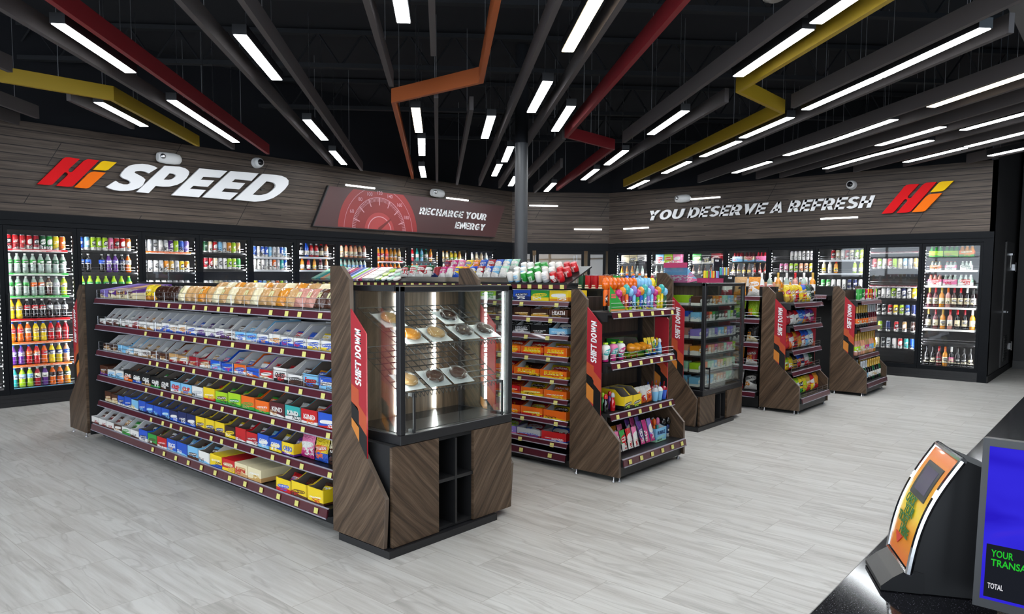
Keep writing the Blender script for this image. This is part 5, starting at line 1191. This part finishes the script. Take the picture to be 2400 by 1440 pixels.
o = one('card_stand', MB().prism([(.0, 0), (.0, .19), (.20, .03), (.20, 0)], 'y', -.004, 0).prism([(.0, 0), (.0, .03), (.20, .03), (.20, 0)], 'y', -.0052, -.004, 0).mesh('card', [PAINT]), E2, -.012+.03, .03, 1.256, 'green triangular card stand at the left end of the top toy shelf', 'card stand', None, 'green')
obj('band', MB().box(.002, .198, -.0062, -.0052, .002, .018), simple('card_orange', (.7, .25, .04, 1), .5), o)
obj('title', MB().box(.012, .075, -.0052, -.004, .118, .132).box(.012, .075, -.0052, -.004, .10, .113), simple('card_title', (.7, .12, .1, 1), .5), o); 
CAPJ = [('jar', MB().lathe([(.022, 0), (.026, .004), (.024, .04), (.036, .07), (.040, .095), (.034, .12), (.014, .13)], 14).mesh('jar', [LABEL]), 'b'), ('lid', MB().lathe([(.02, .131), (.02, .142), (.016, .145)], 12).mesh('lid', [GLOSS]), 'c')]
z2 = .877; g2_ = 'toys on the second shelf'
for i, (u, c) in enumerate(((.06, 'white'), (.165, 'pink'), (.27, 'white'))):
    multi('candy_ball_jar', CAPJ, E2, u, .09, z2, f'clear jar of coloured candy balls, {ORD[i]} from left on the second toy shelf', 'candy toy', g2_, {'b': c, 'c': 'lime'}, c2='magenta', c3='teal')
CHK = [('body', MB().lathe([(.02, 0), (.034, .01), (.036, .035), (.026, .06), (.018, .075), (.02, .09), (.012, .108)], 14).mesh('body', [GLOSS]), 'b'), ('beak', MB().lathe([(.008, 0), (.001, .02)], 8).mesh('beak', [GLOSS]), 'c')]
for i in range(3):
    o = multi('toy_chick', CHK, E2, .36+i*.085, .10, z2, f'amber plastic toy bird, {ORD[i]} from the candy jars on the second toy shelf', 'candy toy', g2_, {'b': 'amber', 'c': 'red'})
    o.children[1].location = (0, -.019, .088); o.children[1].rotation_euler = (PI/2, 0, 0)
o = one('display_carton', tray(.26, .20, .05, .14, True), E2, .56, .125, z2, 'green open carton behind the toy birds on the second toy shelf', 'carton', None, 'green', 'lime', 'red')
for i in range(3): one('snack_packet', PACK[i], E2, .60+i*.06, .045, z2+.022, f'yellow small candy packet, {ORD[i]} before the green carton on the second toy shelf', 'snack packet', g2_, 'yellow', 'green', 'red', rx=-.2, sc_=(.5, .5, 1))
BLB = [('bottle', MB().lathe([(.018, 0), (.021, .004), (.021, .06), (.012, .08), (.012, .095)], 12).mesh('bottle', [LIQ]), 'b'), ('cap', MB().lathe([(.014, .095), (.017, .10), (.013, .12), (.005, .128)], 12).mesh('cap', [GLOSS]), 'c')]
for i in range(6): multi('candy_bottle', BLB, E2, .715+i*.043, .10+.05*(i % 2), z2, f'blue and yellow baby bottle candy, {ORD[i]} from the green carton on the second toy shelf', 'candy toy', g2_, {'b': ('blue', 'skyblue', 'blue', 'rose', 'skyblue', 'yellow')[i], 'c': ('white', 'yellow')[i % 2]})
z3 = .495; g3_ = 'sweets on the third shelf'
for i in range(4): multi('candy_bottle', BLB, E2, .045+i*.048, .07+.06*(i % 2), z3, f'{("black", "green", "red", "purple")[i]} squeeze candy bottle, {ORD[i]} from left on the third toy shelf', 'candy toy', g3_, {'b': ('black', 'green', 'red', 'purple')[i], 'c': ('red', 'lime', 'silver', 'red')[i]}, sc_=(1, 1, 1.1))
for i in range(2): one('display_carton', tray(.125, .22, .10, .15, True), E2, .285+i*.132, .02, z3, f'yellow candy carton, {ORD[i]} of two on the third toy shelf', 'carton', g3_, 'yellow', 'black', 'lime')
for i in range(3): one('snack_bag', BAG[i], E2, .525+i*.083, .07, z3, f'white and orange standing pouch, {ORD[i]} from the yellow cartons, third toy shelf', 'snack bag', g3_, 'white', 'orange', 'red', rx=-.18, sc_=(.52, .6, .58))
CUP = [('cup', MB().lathe([(.02, 0), (.03, .075), (.031, .08)], 14).mesh('cup', [LIQ]), 'b'), ('dome', MB().lathe([(.031, .081), (.026, .10), (.012, .112)], 14).mesh('dome', [GLOSS]), 'c'), ('straw', MB().tube((.006, 0, .11), (.012, 0, .15), .003, 6).mesh('straw', [GLOSS]), 'r')]
for i in range(6): multi('candy_cup', CUP, E2, .755+(i % 3)*.068, .055+.075*(i//3), z3, f'candy milkshake cup, {["front","rear"][i//3]} row, {ORD[i % 3]} from the pouches, third toy shelf', 'candy toy', g3_, {'b': ('skyblue', 'skyblue', 'blue')[i % 3], 'c': ('silver', 'white', 'crimson')[(i+i//3) % 3], 'r': ('red', 'blue')[i % 2]})
z4 = .175; g4_ = 'sweets on the bottom deck'
for i in range(8): one('candy_pack', PACK[i % 3], E2, .07+(i % 4)*.085, -.04+.13*(i//4), z4+.028, f'{CN(("pink", "green", "red", "pink", "magenta", "darkgreen", "amber", "pink")[i])} soft candy pack, {["front","rear"][i//4]} row, {ORD[i % 4]} from left, bottom toy deck', 'candy pack', g4_, ('pink', 'green', 'red', 'pink', 'magenta', 'darkgreen', 'amber', 'pink')[i], 'white', 'red', rx=-.25, sc_=(.72, .75, 1.2))
for i in range(6): one('candy_pack', PACK[i % 3], E2, .44+(i % 3)*.075, -.03+.11*(i//3), z4+.028, f'purple candy pack, {["front","rear"][i//3]} row, {ORD[i % 3]} from the pink packs, bottom toy deck', 'candy pack', g4_, ('purple', 'magenta', 'violet')[i % 3], 'magenta', 'white', rx=-.3, sc_=(.62, .65, 1.4))
o = one('display_carton', tray(.17, .20, .11, .13), E2, .735, -.02, z4, 'pale blue open BUBBLE carton on the bottom toy deck', 'carton', None, 'skyblue', 'mint', 'darkgreen'); lettering(o, 'BUBBLE', .028, .12, -.06, -.001, .06, 'navy')
for i in range(5): multi('toy_candy_tube', TT, E2, .695+i*.03, .06+.03*(i % 2), z4+.01, f'{CN(("crimson", "green", "orange", "magenta", "teal")[i])} capped tube standing in the BUBBLE carton, {ORD[i]} from left', 'candy toy', g4_, {'b': ('crimson', 'green', 'orange', 'magenta', 'teal')[i], 'c': ('red', 'lime', 'orange', 'silver', 'pink')[i]}, sc_=(.6, .6, .85))
for i in range(3): multi('toy_candy_tube', TT, E2, .85+i*.04, .03+.04*(i % 2), z4, f'{CN(("lime", "blue", "navy")[i])} tall capped tube right of the BUBBLE carton, {ORD[i]} from it', 'candy toy', g4_, {'b': ('lime', 'blue', 'navy')[i], 'c': 'black'}, sc_=(.9, .9, .85))

# ================================================================ GONDOLA 3 with the locked vape case at its end
F3 = Fr(6.58, 7.20, -90); L3 = 3.50
gondola('black shelving row behind the toy candy display, third from the camera', F3, L3, (1.33,), .43, 1.43, tagn=5)
end_panel(6.490, 3.69, -1, True, 'tall walnut end panel with SHIFT DOWN strip, left of the vape case')
end_panel(7.538, 3.69, -1, True, 'tall walnut end panel behind the right side of the vape case', side=1)
PCAN = [('tube', MB().lathe([(.036, 0), (.038, .003), (.038, .195)], 16).mesh('tube', [PAINT]), 'b'), ('lid', MB().lathe([(.039, .195), (.039, .207), (.036, .209)], 16).mesh('lid', [PLASTIC]), 'c'), ('emblem', MB().box(-.024, .024, -.0395, -.030, .06, .075).box(-.02, .02, -.0395, -.030, .085, .095).mesh('emblem', [PAINT]), 'e')]
for i, c in enumerate(('darkgreen', 'red', 'red', 'orange', 'orange', 'green')):
    multi('crisp_tube', PCAN, F3, 2.46+i*.092, .08, 1.33, f'{CN(c)} cardboard crisp tube, {ORD[5-i]} from the medicine boxes on the vape gondola top shelf', 'crisp tube', 'crisp tubes', {'b': c, 'c': 'white', 'e': 'cream'}, sc_=(1, 1, 1.05))
for i, (t, c, tc) in enumerate((('PM', 'navy', 'white'), ('Advil', 'navy', 'yellow'), ('TYLENOL', 'crimson', 'white'), ('TYL', 'crimson', 'white'))):
    o = one('medicine_box', boxm(.118, .10, .10), F3, 3.03+i*.122, .03, 1.33, f'{CN(c)} medicine box with {tc} lettering, {ORD[3-i]} from the tall walnut panel', 'medicine box', 'medicine boxes', c, c, 'white'); lettering(o, t, .035, .085 if len(t) > 2 else .04, -.045, -.001, .05, tc)
for i in range(7):
    c = ('blue', 'blue', 'skyblue', 'amber', 'crimson', 'lime', 'green', 'lime')[i]
    q = F3.p(2.98+i*.078, .20, 1.33+GAP); drink('water_bottle', q, F3.a, c, c, 'white', 'yellow', 'orange' if i < 3 else 'white', f'{CN(c)} small bottle standing behind the medicine boxes, {ORD[6-i]} from the walnut panel', 'bottles behind the medicine boxes')
glass_case('dark glass vape case on a walnut cabinet at the third row end', 6.52, 7.53, 3.20, 3.655, 1.467, .345, 6.46, 7.29, False, 1)
vc = [o for o in bpy.data.objects if o.name.startswith('display_case')][-1]
VZ = (1.235, 1.075, .905, .735, .565, .42)
names = ('top', 'second', 'third', 'fourth', 'fifth', 'bottom')
for k, z in enumerate(VZ):
    if k < 6: obj('shelf', MB().box(.10, .985, .05, .43, z-.012, z-.002), simple('smoke_shelf', (.05, .05, .055, 1), .2), vc)
    pal = (('brown', 'chocolate', 'amber', 'orange', 'mint', 'skyblue', 'amber'), ('skyblue', 'crimson', 'orange', 'green', 'darkgreen', 'black', 'crimson', 'mint', 'lime', 'navy'), ('violet', 'violet', 'silver', 'violet', 'skyblue', 'tan', 'violet', 'silver'), ('amber', 'red', 'peach', 'pink', 'rose', 'mint', 'pink', 'lime'), ('lime', 'orange', 'mint', 'skyblue', 'peach', 'lime', 'cream', 'mint'), ('skyblue', 'silver', 'skyblue', 'cream', 'peach', 'rose', 'mint', 'silver'))[k]
    for i in range(12):
        c = pal[i*len(pal)//12]; FV = Fr(6.52, 3.20, 0)
        o = one('vape_box', boxm(.062, .10, .095), FV, .135+i*.0735, .075, z, f'{CN(c)} vape box, {ORD[i]} from left on the {names[k]} shelf of the dark glass case', 'vape box', 'boxes in the dark glass case', c, 'white', ('white', 'silver', 'black')[i % 3])
    c = ('lime', 'blue', 'rose', 'peach', 'mint', 'skyblue')[k]
    one('vape_carton', boxm(.10, .20, .105), FV, .155, .20, z, f'{CN(c)} and white carton behind the vape boxes, {names[k]} shelf of the dark glass case', 'carton', 'cartons in the dark glass case', c, 'white', 'violet')
# on top of the vape case
zt = 1.468
o = empty('counter_display', 'slanted pale pink and blue product display with magenta header', 'display stand', (6.47, 3.56, zt), 0)
obj('ramp', MB().prism([(.12, .0), (.36, .02), (.12, .15)], 'y', -.16, .10), PRINT, o, color=col('skyblue'), c2=col('pink'), c3=col('white'))
obj('header', MB().box(.0+.105, .115, -.16, .10, .15, .20), simple('header_pink', (.45, .03, .12, 1), .4), o); obj('leg', MB().box(.105, .118, -.16, .1, 0, .15), PLASTIC, o)
for i in range(4): one('candy_pack', PACK[i % 3], Fr(6.62, 3.62, 0), .0, -.02, zt, '', '', None, 'white') if False else None
o = empty('sample_tray', 'magenta tray of upright coloured vape bars on the dark glass case', 'tray', (6.80, 3.28, zt), 0)
obj('tray', MB().box(0, .36, 0, .12, 0, .045), simple('tray_pink', (.45, .035, .12, 1), .4), o)
for i in range(9):
    c = ('yellow', 'lime', 'crimson', 'teal', 'orange', 'yellow', 'crimson', 'skyblue', 'violet')[i]
    tag(link('vape_bar', MB().cbox(-.015, .015, -.01, .01, 0, .075, .003).mesh('vape_bar', [GLOSS]), None, (6.83+i*.037, 3.33, zt+.047), color=col(c)), f'{CN(c)} vape bar, {ORD[i]} from left in the magenta tray', 'vape bar', 'vape bars in the magenta tray')
o = empty('product_stand', 'black product stand with tall back card on the dark glass case', 'display stand', (7.19, 3.28, zt), 0)
obj('base', MB().box(0, .25, 0, .14, 0, .075), BLACK, o); obj('back_card', MB().box(.0, .19, .12, .13, .075, .26), simple('foger_card', (.01, .008, .016, 1), .3), o)
link('lettering', text_mesh('FOGER', .022, .05, .25, .001, 'LEFT'), o, (.08, -.001, .04)); link('lettering', text_mesh('FOGER', .02, .05, .25, .001, 'LEFT'), o, (.015, .119, .225))
for i in range(5):
    c = ('teal', 'violet', 'yellow', 'skyblue', 'amber')[i]
    tag(link('vape_bar', MB().cbox(-.012, .012, -.01, .01, 0, .085, .003).mesh('vape_bar', [GLOSS]), None, (7.22+i*.042, 3.34, zt+.077), color=col(c)), f'{CN(c)} vape bar, {ORD[i]} from left on the black stand', 'vape bar', 'vape bars on the black stand')

# ================================================================ GONDOLA 4: crisps
F4 = Fr(8.13, 7.0, -90); L4 = 3.73
gondola('black crisp shelving with maroon rails, fourth row from the camera', F4, L4, (1.309, 1.043, .767, .497), .43, 1.40, deckz=.2, tags=False, fenced=(1, 2, 3), secs=3)
end_panel(8.075, 3.225, -1, False, 'walnut end panel with SHIFT DOWN strip, left of the crisp display')
end_panel(9.045, 3.225, -1, False, 'walnut end panel closing the right side of the crisp display', side=1)
def bags(fr, us, d, z, cols, place, group, h=.22, rx=-.14, w=1.0, sec=None):
    for i, (u, c) in enumerate(zip(us, cols)):
        c1, c2 = (c.split('/')+['white'])[:2]
        one('chip_bag', BAG[i % 4], fr, u, d, z+.004, f'{CN(c1)} crisp bag, {ORD[i]} from left, {place}', 'crisp bag', group, c1, c2, ('red', 'white', 'black', 'amber')[i % 4], rx=rx, rz=random.uniform(-.12, .12), sc_=(w, 1, h/.24))
for k, (z, cs) in enumerate(((1.309, ('cream/tan', 'white/crimson', 'tan/amber', 'amber/white')), (1.043, ('lime/black', 'darkgreen/lime', 'lime/green', 'lime/black')), (.767, ('black/white', 'chocolate/silver', 'black/white', 'black/cream')), (.497, ('amber/white', 'crimson/tan', 'amber/crimson', 'crimson/white')), (.2, ('yellow/red', 'yellow/black', 'white/crimson', 'black/white')))):
    bags(F4, [L4-.62+i*.165 for i in range(4)], .10, z, cs, ('top', 'second', 'third', 'fourth', 'bottom')[k]+' side shelf of the crisp gondola', 'crisp bags on the gondola side')
bk_ = [o for o in bpy.data.objects if o.name.startswith('chip_bag')][-2]; lettering(bk_, 'BAKED', .03, .085, -.042, -.036, .13, 'black')
E4 = endcap('open crisp display between walnut wings, fourth row end', 8.101, 2.87, .942, (1.24, .985, .705, .465), .18, (0, 1, 2, 3, 9), 0)
for k, (z, cs, d) in enumerate(((1.24, ('yellow/gold', 'yellow/gold', 'yellow/red', 'yellow/gold', 'blue/yellow', 'darkgreen/yellow', 'black/white'), .10), (.985, ('crimson/red', 'crimson/white', 'red/white', 'blue/skyblue', 'blue/amber', 'purple/crimson', 'purple/magenta'), .10), (.705, ('orange/red', 'red/orange', 'amber/red', 'red/gold', 'blue/white', 'blue/skyblue', 'skyblue/white'), .10),
        (.465, ('lime/yellow', 'yellow/red', 'black/gold', 'blue/red', 'navy/white', 'silver/red', 'darkgreen/red'), .10), (.18, ('yellow/lime', 'lime/yellow', 'yellow/green', 'yellow/lime', 'gold/red', 'red/yellow', 'amber/red'), .02))):
    bags(E4, [.08+i*.131 for i in range(7)], d, z, cs, ('top', 'second', 'third', 'fourth', 'bottom')[k]+' shelf of the crisp end display', 'crisp bags on the end display', h=(.20, .16, .19, .15, .19)[k], w=.84)
# ================================================================ GONDOLA 5: wine and drinks
F5 = Fr(10.0, 7.0, -90); L5 = 3.88
gondola('black drinks shelving with sparkling wine end, last row before the right coolers', F5, L5, (1.30,), .43, 1.40, tags=False, secs=3)
end_panel(9.935, 3.02, -1, False, 'walnut end panel with SHIFT DOWN strip, left of the sparkling wine display')
end_panel(10.905, 3.02, -1, False, 'walnut end panel closing the right side of the sparkling wine display', side=1)
E5 = endcap('open sparkling wine display between walnut wings, last row end', 9.961, 2.87-.19, .942, (1.235, .88, .515), .17, (), 0)
for i in range(14):
    c = ('green', 'green', 'darkgreen', 'green', 'crimson', 'magenta', 'yellow', 'red', 'amber', 'crimson', 'green', 'pink', 'lime', 'darkgreen')[i]
    q = E5.p(.05+i*.0645, .05, 1.235+GAP); drink('slim_can', q, 0, c, c, 'white', 'black', 'silver', f'{CN(c)} slim can, {ORD[i]} from left on the top shelf of the wine display', 'cans on the wine display')
def wrow(z, cols, n, row, d, place, h=1.0):
    for i in range(n):
        b, l, cp = cols[i*len(cols)//n].split('/'); q = E5.p(.055+i*(.83/(n-1)), d, z+GAP)
        o = drink('sparkling_wine_bottle', q, 0, b, l, 'white', 'gold', cp, f'{CN(b)} sparkling bottle, {ORD[i]} from left, {row} row, {place} of the wine display', 'bottles on the wine display'); o.scale = (.80, .80, h)
for r_, d in (('front', .06), ('back', .17)):
    wrow(.88, ('black/orange/gold', 'black/orange/gold', 'maroon/rose/silver', 'maroon/rose/silver'), 9, r_, d, 'second shelf', .93)
    wrow(.515, ('rose/lime/gold', 'peach/cream/gold', 'tan/magenta/gold', 'peach/skyblue/gold', 'amber/yellow/gold'), 9, r_, d, 'third shelf', .93)
    wrow(.17, ('darkgreen/white/silver', 'black/skyblue/silver', 'black/white/gold', 'darkgreen/white/gold', 'black/white/gold', 'darkgreen/white/gold'), 9, r_, d-.08, 'bottom shelf', .88)
# goods on top of rows four and five seen above the displays
for i, c in enumerate(('white/white/white', 'clear/white/white', 'amber/tan/gold', 'clear/white/white', 'rose/white/red', 'clear/pink/white', 'amber/white/gold')):
    b, l, cp = c.split('/'); q = F5.p(2.95+i*.118, .10+.0, 1.30+GAP); drink('wine_bottle', q, F5.a, b, l, 'white', 'red', cp, f'{CN(b)} spirits bottle with {cp} cap, {ORD[i]} from left above the crisp display, drinks row top', 'bottles on the drinks row')
for i in range(3):
    q = F5.p(3.0+i*.22, .27, 1.30+GAP); drink('bottle_carrier', q, F5.a, ('rose', 'amber', 'amber')[i], ('white', 'amber', 'cream')[i], 'white', 'gold', 'gold', f'{("white", "amber", "cream")[i]} bottle carrier, {ORD[i]} from left at the back of the drinks row top', 'carriers on the drinks row')
o = one('price_card', MB().box(-.11, .11, 0, .004, 0, .095).mesh('price_card', [PAINT]), F4, L4-.55, .40, 1.419, 'white 12000 price card standing on the crisp gondola top', 'price card', None, 'white'); lettering(o, '12000', .04, .10, -.08, -.001, .02, 'black', bold=.01)
o = one('price_card', MB().box(-.08, .08, 0, .004, 0, .095).mesh('price_card', [PAINT]), F4, L4-.33, .40, 1.419, 'smaller white price card beside the 12000 card on the crisp gondola', 'price card', None, 'white'); lettering(o, '70', .03, .035, .03, -.001, .05, 'grey', bold=.0)

# ================================================================ COUNTER, TICKET CHECKER, CUSTOMER SCREEN
o = empty('service_counter', 'black speckled stone service counter along the picture corner', 'counter', (.2, -.62, 0))
obj('worktop', MB().cbox(0, 6.2, 0, .934, 1.01, 1.05, .004), GRAN, o)
obj('front_board', MB().box(.05, 6.15, .84, .88, .1, 1.009), W_XV, o); obj('kick_board', MB().box(.08, 6.1, .78, .82, 0, .1), BLACK, o)
obj('carcass', MB().box(.06, 6.14, .42, .839, .1, 1.008), BLACKM, o)
# ticket checker: local x = width along the face, local -y = out of the face
CTX = Vector((1.179, .249, 1.08)); ANG = math.atan2(.44, .90)
o = empty('ticket_checker', 'black ticket checker with curved orange and yellow faceplate on the counter', 'ticket checker', (CTX.x, CTX.y, 1.0515), ANG+PI)
FH, FW, LN = .178, .106, .347
def face(t, bow=.012):   # t 0..1 up the face: (depth back, height)
    s = FH*t; b = bow*math.sin(PI*t); return (s*math.sin(LN)-b*math.cos(LN), .03+s*math.cos(LN)+b*math.sin(LN))
NS = 14; fp = [face(i/NS) for i in range(NS+1)]
body = [(fp[0][0]+.006, fp[0][1])]+[(y+.006, z) for y, z in fp[1:]]+[(.115, fp[-1][1]-.02), (.115, .0), (.02, 0)]
obj('body', MB().prism([(y, z) for y, z in body], 'x', -FW/2+.004, FW/2-.004), simple('checker_black', (.006, .006, .007, 1), .45), o)
def sheet(name, x0, x1, t0, t1, off, th, mat, n=14, par=None):
    mb = MB(); P_ = []
    for i in range(n+1):
        t = t0+(t1-t0)*i/n; y, z = face(t); P_.append((y-off*math.cos(LN), z+off*math.sin(LN)))
    poly = P_+[(y+th, z) for y, z in reversed(P_)]
    mb.prism(poly, 'x', x0, x1); return obj(name, mb, mat, par or o)
def m_face():
    m, nt, out = newmat('checker_face'); b = principled(nt, out, None, .25, 0, .5, .3)
    tc = N(nt, 'TexCoord'); s = sep(nt, tc.outputs['Object'])
    c = ramp(nt, math_(nt, 'MULTIPLY', s[2], 4.6), [(.16, (.78, .17, .02, 1)), (.36, (.80, .30, .02, 1)), (.5, (.85, .62, .03, 1)), (.66, (.80, .36, .02, 1)), (.85, (.75, .20, .03, 1))])
    L(nt, c, b.inputs['Base Color']); return m
sheet('faceplate', -FW/2, FW/2, 0, 1, .002, .006, m_face())
CH = MB()
for x in (-FW/2-.003, FW/2+.003):
    for i in range(NS): CH.tube((x, fp[i][0]-.0005, fp[i][1]), (x, fp[i+1][0]-.0005, fp[i+1][1]), .0052, 8)
for i in (0, NS): CH.tube((-FW/2-.003, fp[i][0], fp[i][1]), (FW/2+.003, fp[i][0], fp[i][1]), .0052, 8)
obj('chrome_rim', CH, CHROME, o)
sheet('screen_bezel', -.034, .034, .55, .86, .0035, .003, simple('bezel_grey', (.035, .04, .038, 1), .35))
sheet('screen', -.024, .026, .60, .82, .0042, .003, simple('screen_dead', (.10, .09, .13, 1), .15))
sheet('arrow', 0, 0, 0, 0, 0, 0, BLACK) if False else None
GRN = simple('checker_green', (.02, .13, .02, 1), .4)
def ftext(t, x0, x1, t0, h):
    me = text_mesh(t, h, .04, 0, .0006, 'LEFT', GRN); xs = [v.co.x for v in me.vertices]; k = (x1-x0)/(max(xs)-min(xs))
    y, z = face(t0); y1, z1 = face(t0+.08); sl = math.atan2(y1-y, z1-z)
    link('lettering', me, o, (x0, y-.0042*math.cos(sl), z+.0042*math.sin(sl)), rot=(-sl, 0, 0), scale=(k, 1, 1))
ftext('CHECK', -.032, .012, .47, .014); ftext('YOUR', -.022, .022, .385, .014); ftext('TICKET', -.036, .012, .30, .014); ftext('HERE', -.014, .026, .215, .014)
y, z = face(.12); y2, z2_ = face(.20)
obj('arrow', MB().add([(-.03, y2-.004, z2_), (.004, y2-.004, z2_), (-.013, y-.004, z), (-.03, y2-.003, z2_), (.004, y2-.003, z2_), (-.013, y-.003, z)], [(0, 2, 1), (3, 4, 5), (0, 1, 4, 3), (1, 2, 5, 4), (2, 0, 3, 5)]), simple('arrow_red', (.55, .03, .02, 1), .4), o)
obj('stand', MB().prism([(-.035, 0), (.02, 0), (.02, .03), (.0, .034), (-.02, .02), (-.035, .006)], 'x', -FW/2+.002, FW/2-.002), simple('checker_stand', (.008, .008, .009, 1), .35), o)
# customer screen
o = empty('customer_screen', 'customer display with blue picture and dark transaction panel on the counter', 'screen', (1.105, .136, 1.0515), -PI/2)
SW, SH, Z0 = .33, .205, .03; tilt = .10
def spart(name, x0, x1, z0, z1, y0, y1, mat):
    return obj(name, MB().box(x0, x1, y0, y1, z0, z1), mat, o, rot=(-tilt, 0, 0), loc=(0, 0, Z0))
spart('housing', -.008, SW+.008, -.012, SH+.006, .002, .03, simple('screen_housing', (.012, .012, .014, 1), .4))
def m_scr():
    m, nt, out = newmat('screen_blue'); e = N(nt, 'Emission'); tc = N(nt, 'TexCoord'); s = sep(nt, tc.outputs['Object'])
    n = noise(nt, combine(nt, math_(nt, 'MULTIPLY', s[0], 3), 0.0, math_(nt, 'MULTIPLY', s[2], 9)), 1.5, 2, .5, 1.0)
    c = ramp(nt, n, [(.3, (.022, .012, .55, 1)), (.55, (.035, .025, .72, 1)), (.75, (.09, .03, .62, 1))])
    L(nt, c, e.inputs[0]); e.inputs[1].default_value = 1.0; L(nt, e.outputs[0], out.inputs[0]); return m
spart('picture', 0, SW, .0, SH-.004, .0, .0019, m_scr())
spart('panel', .004, SW, .004, .073, -.0012, -.0002, emis('screen_dark', (.012, .014, .02, 1), 1.0))
obj('shape', MB().cbox(.075, .20, -.0012, -.0002, .11, .165, .0004).box(.088, .20, -.0012, -.0002, .085, .11), emis('screen_pale', (.34, .32, .62, 1), 1.0), o, rot=(-tilt, 0, 0), loc=(0, 0, Z0))
def stext(t, x0, x1, z, h, mat, bold=.02):
    me = text_mesh(t, h, bold, 0, .0004, 'LEFT', mat); xs = [v.co.x for v in me.vertices]; k = (x1-x0)/(max(xs)-min(xs))
    c, s_ = math.cos(tilt), math.sin(tilt); y = -.0018
    link('lettering', me, o, (x0, y*c+z*s_, Z0+z*c-y*s_), rot=(-tilt, 0, 0), scale=(k, 1, 1))
SG_ = emis('screen_green', (.02, .55, .03, 1), 1.0); SWH = emis('screen_white', (.75, .75, .8, 1), 1.0)
stext('YOUR', .010, .034, .058, .009, SG_); stext('TRANSACTION', .010, .080, .046, .009, SG_); stext('TOTAL', .008, .025, .016, .007, SWH); stext('WELCOME', .052, .14, .074, .012, SWH)
obj('foot', MB().box(.06, .27, -.02, .10, 0, .012).box(.13, .20, .035, .05, .012, .12), BLACK, o)
print('OBJ', len(bpy.data.objects))
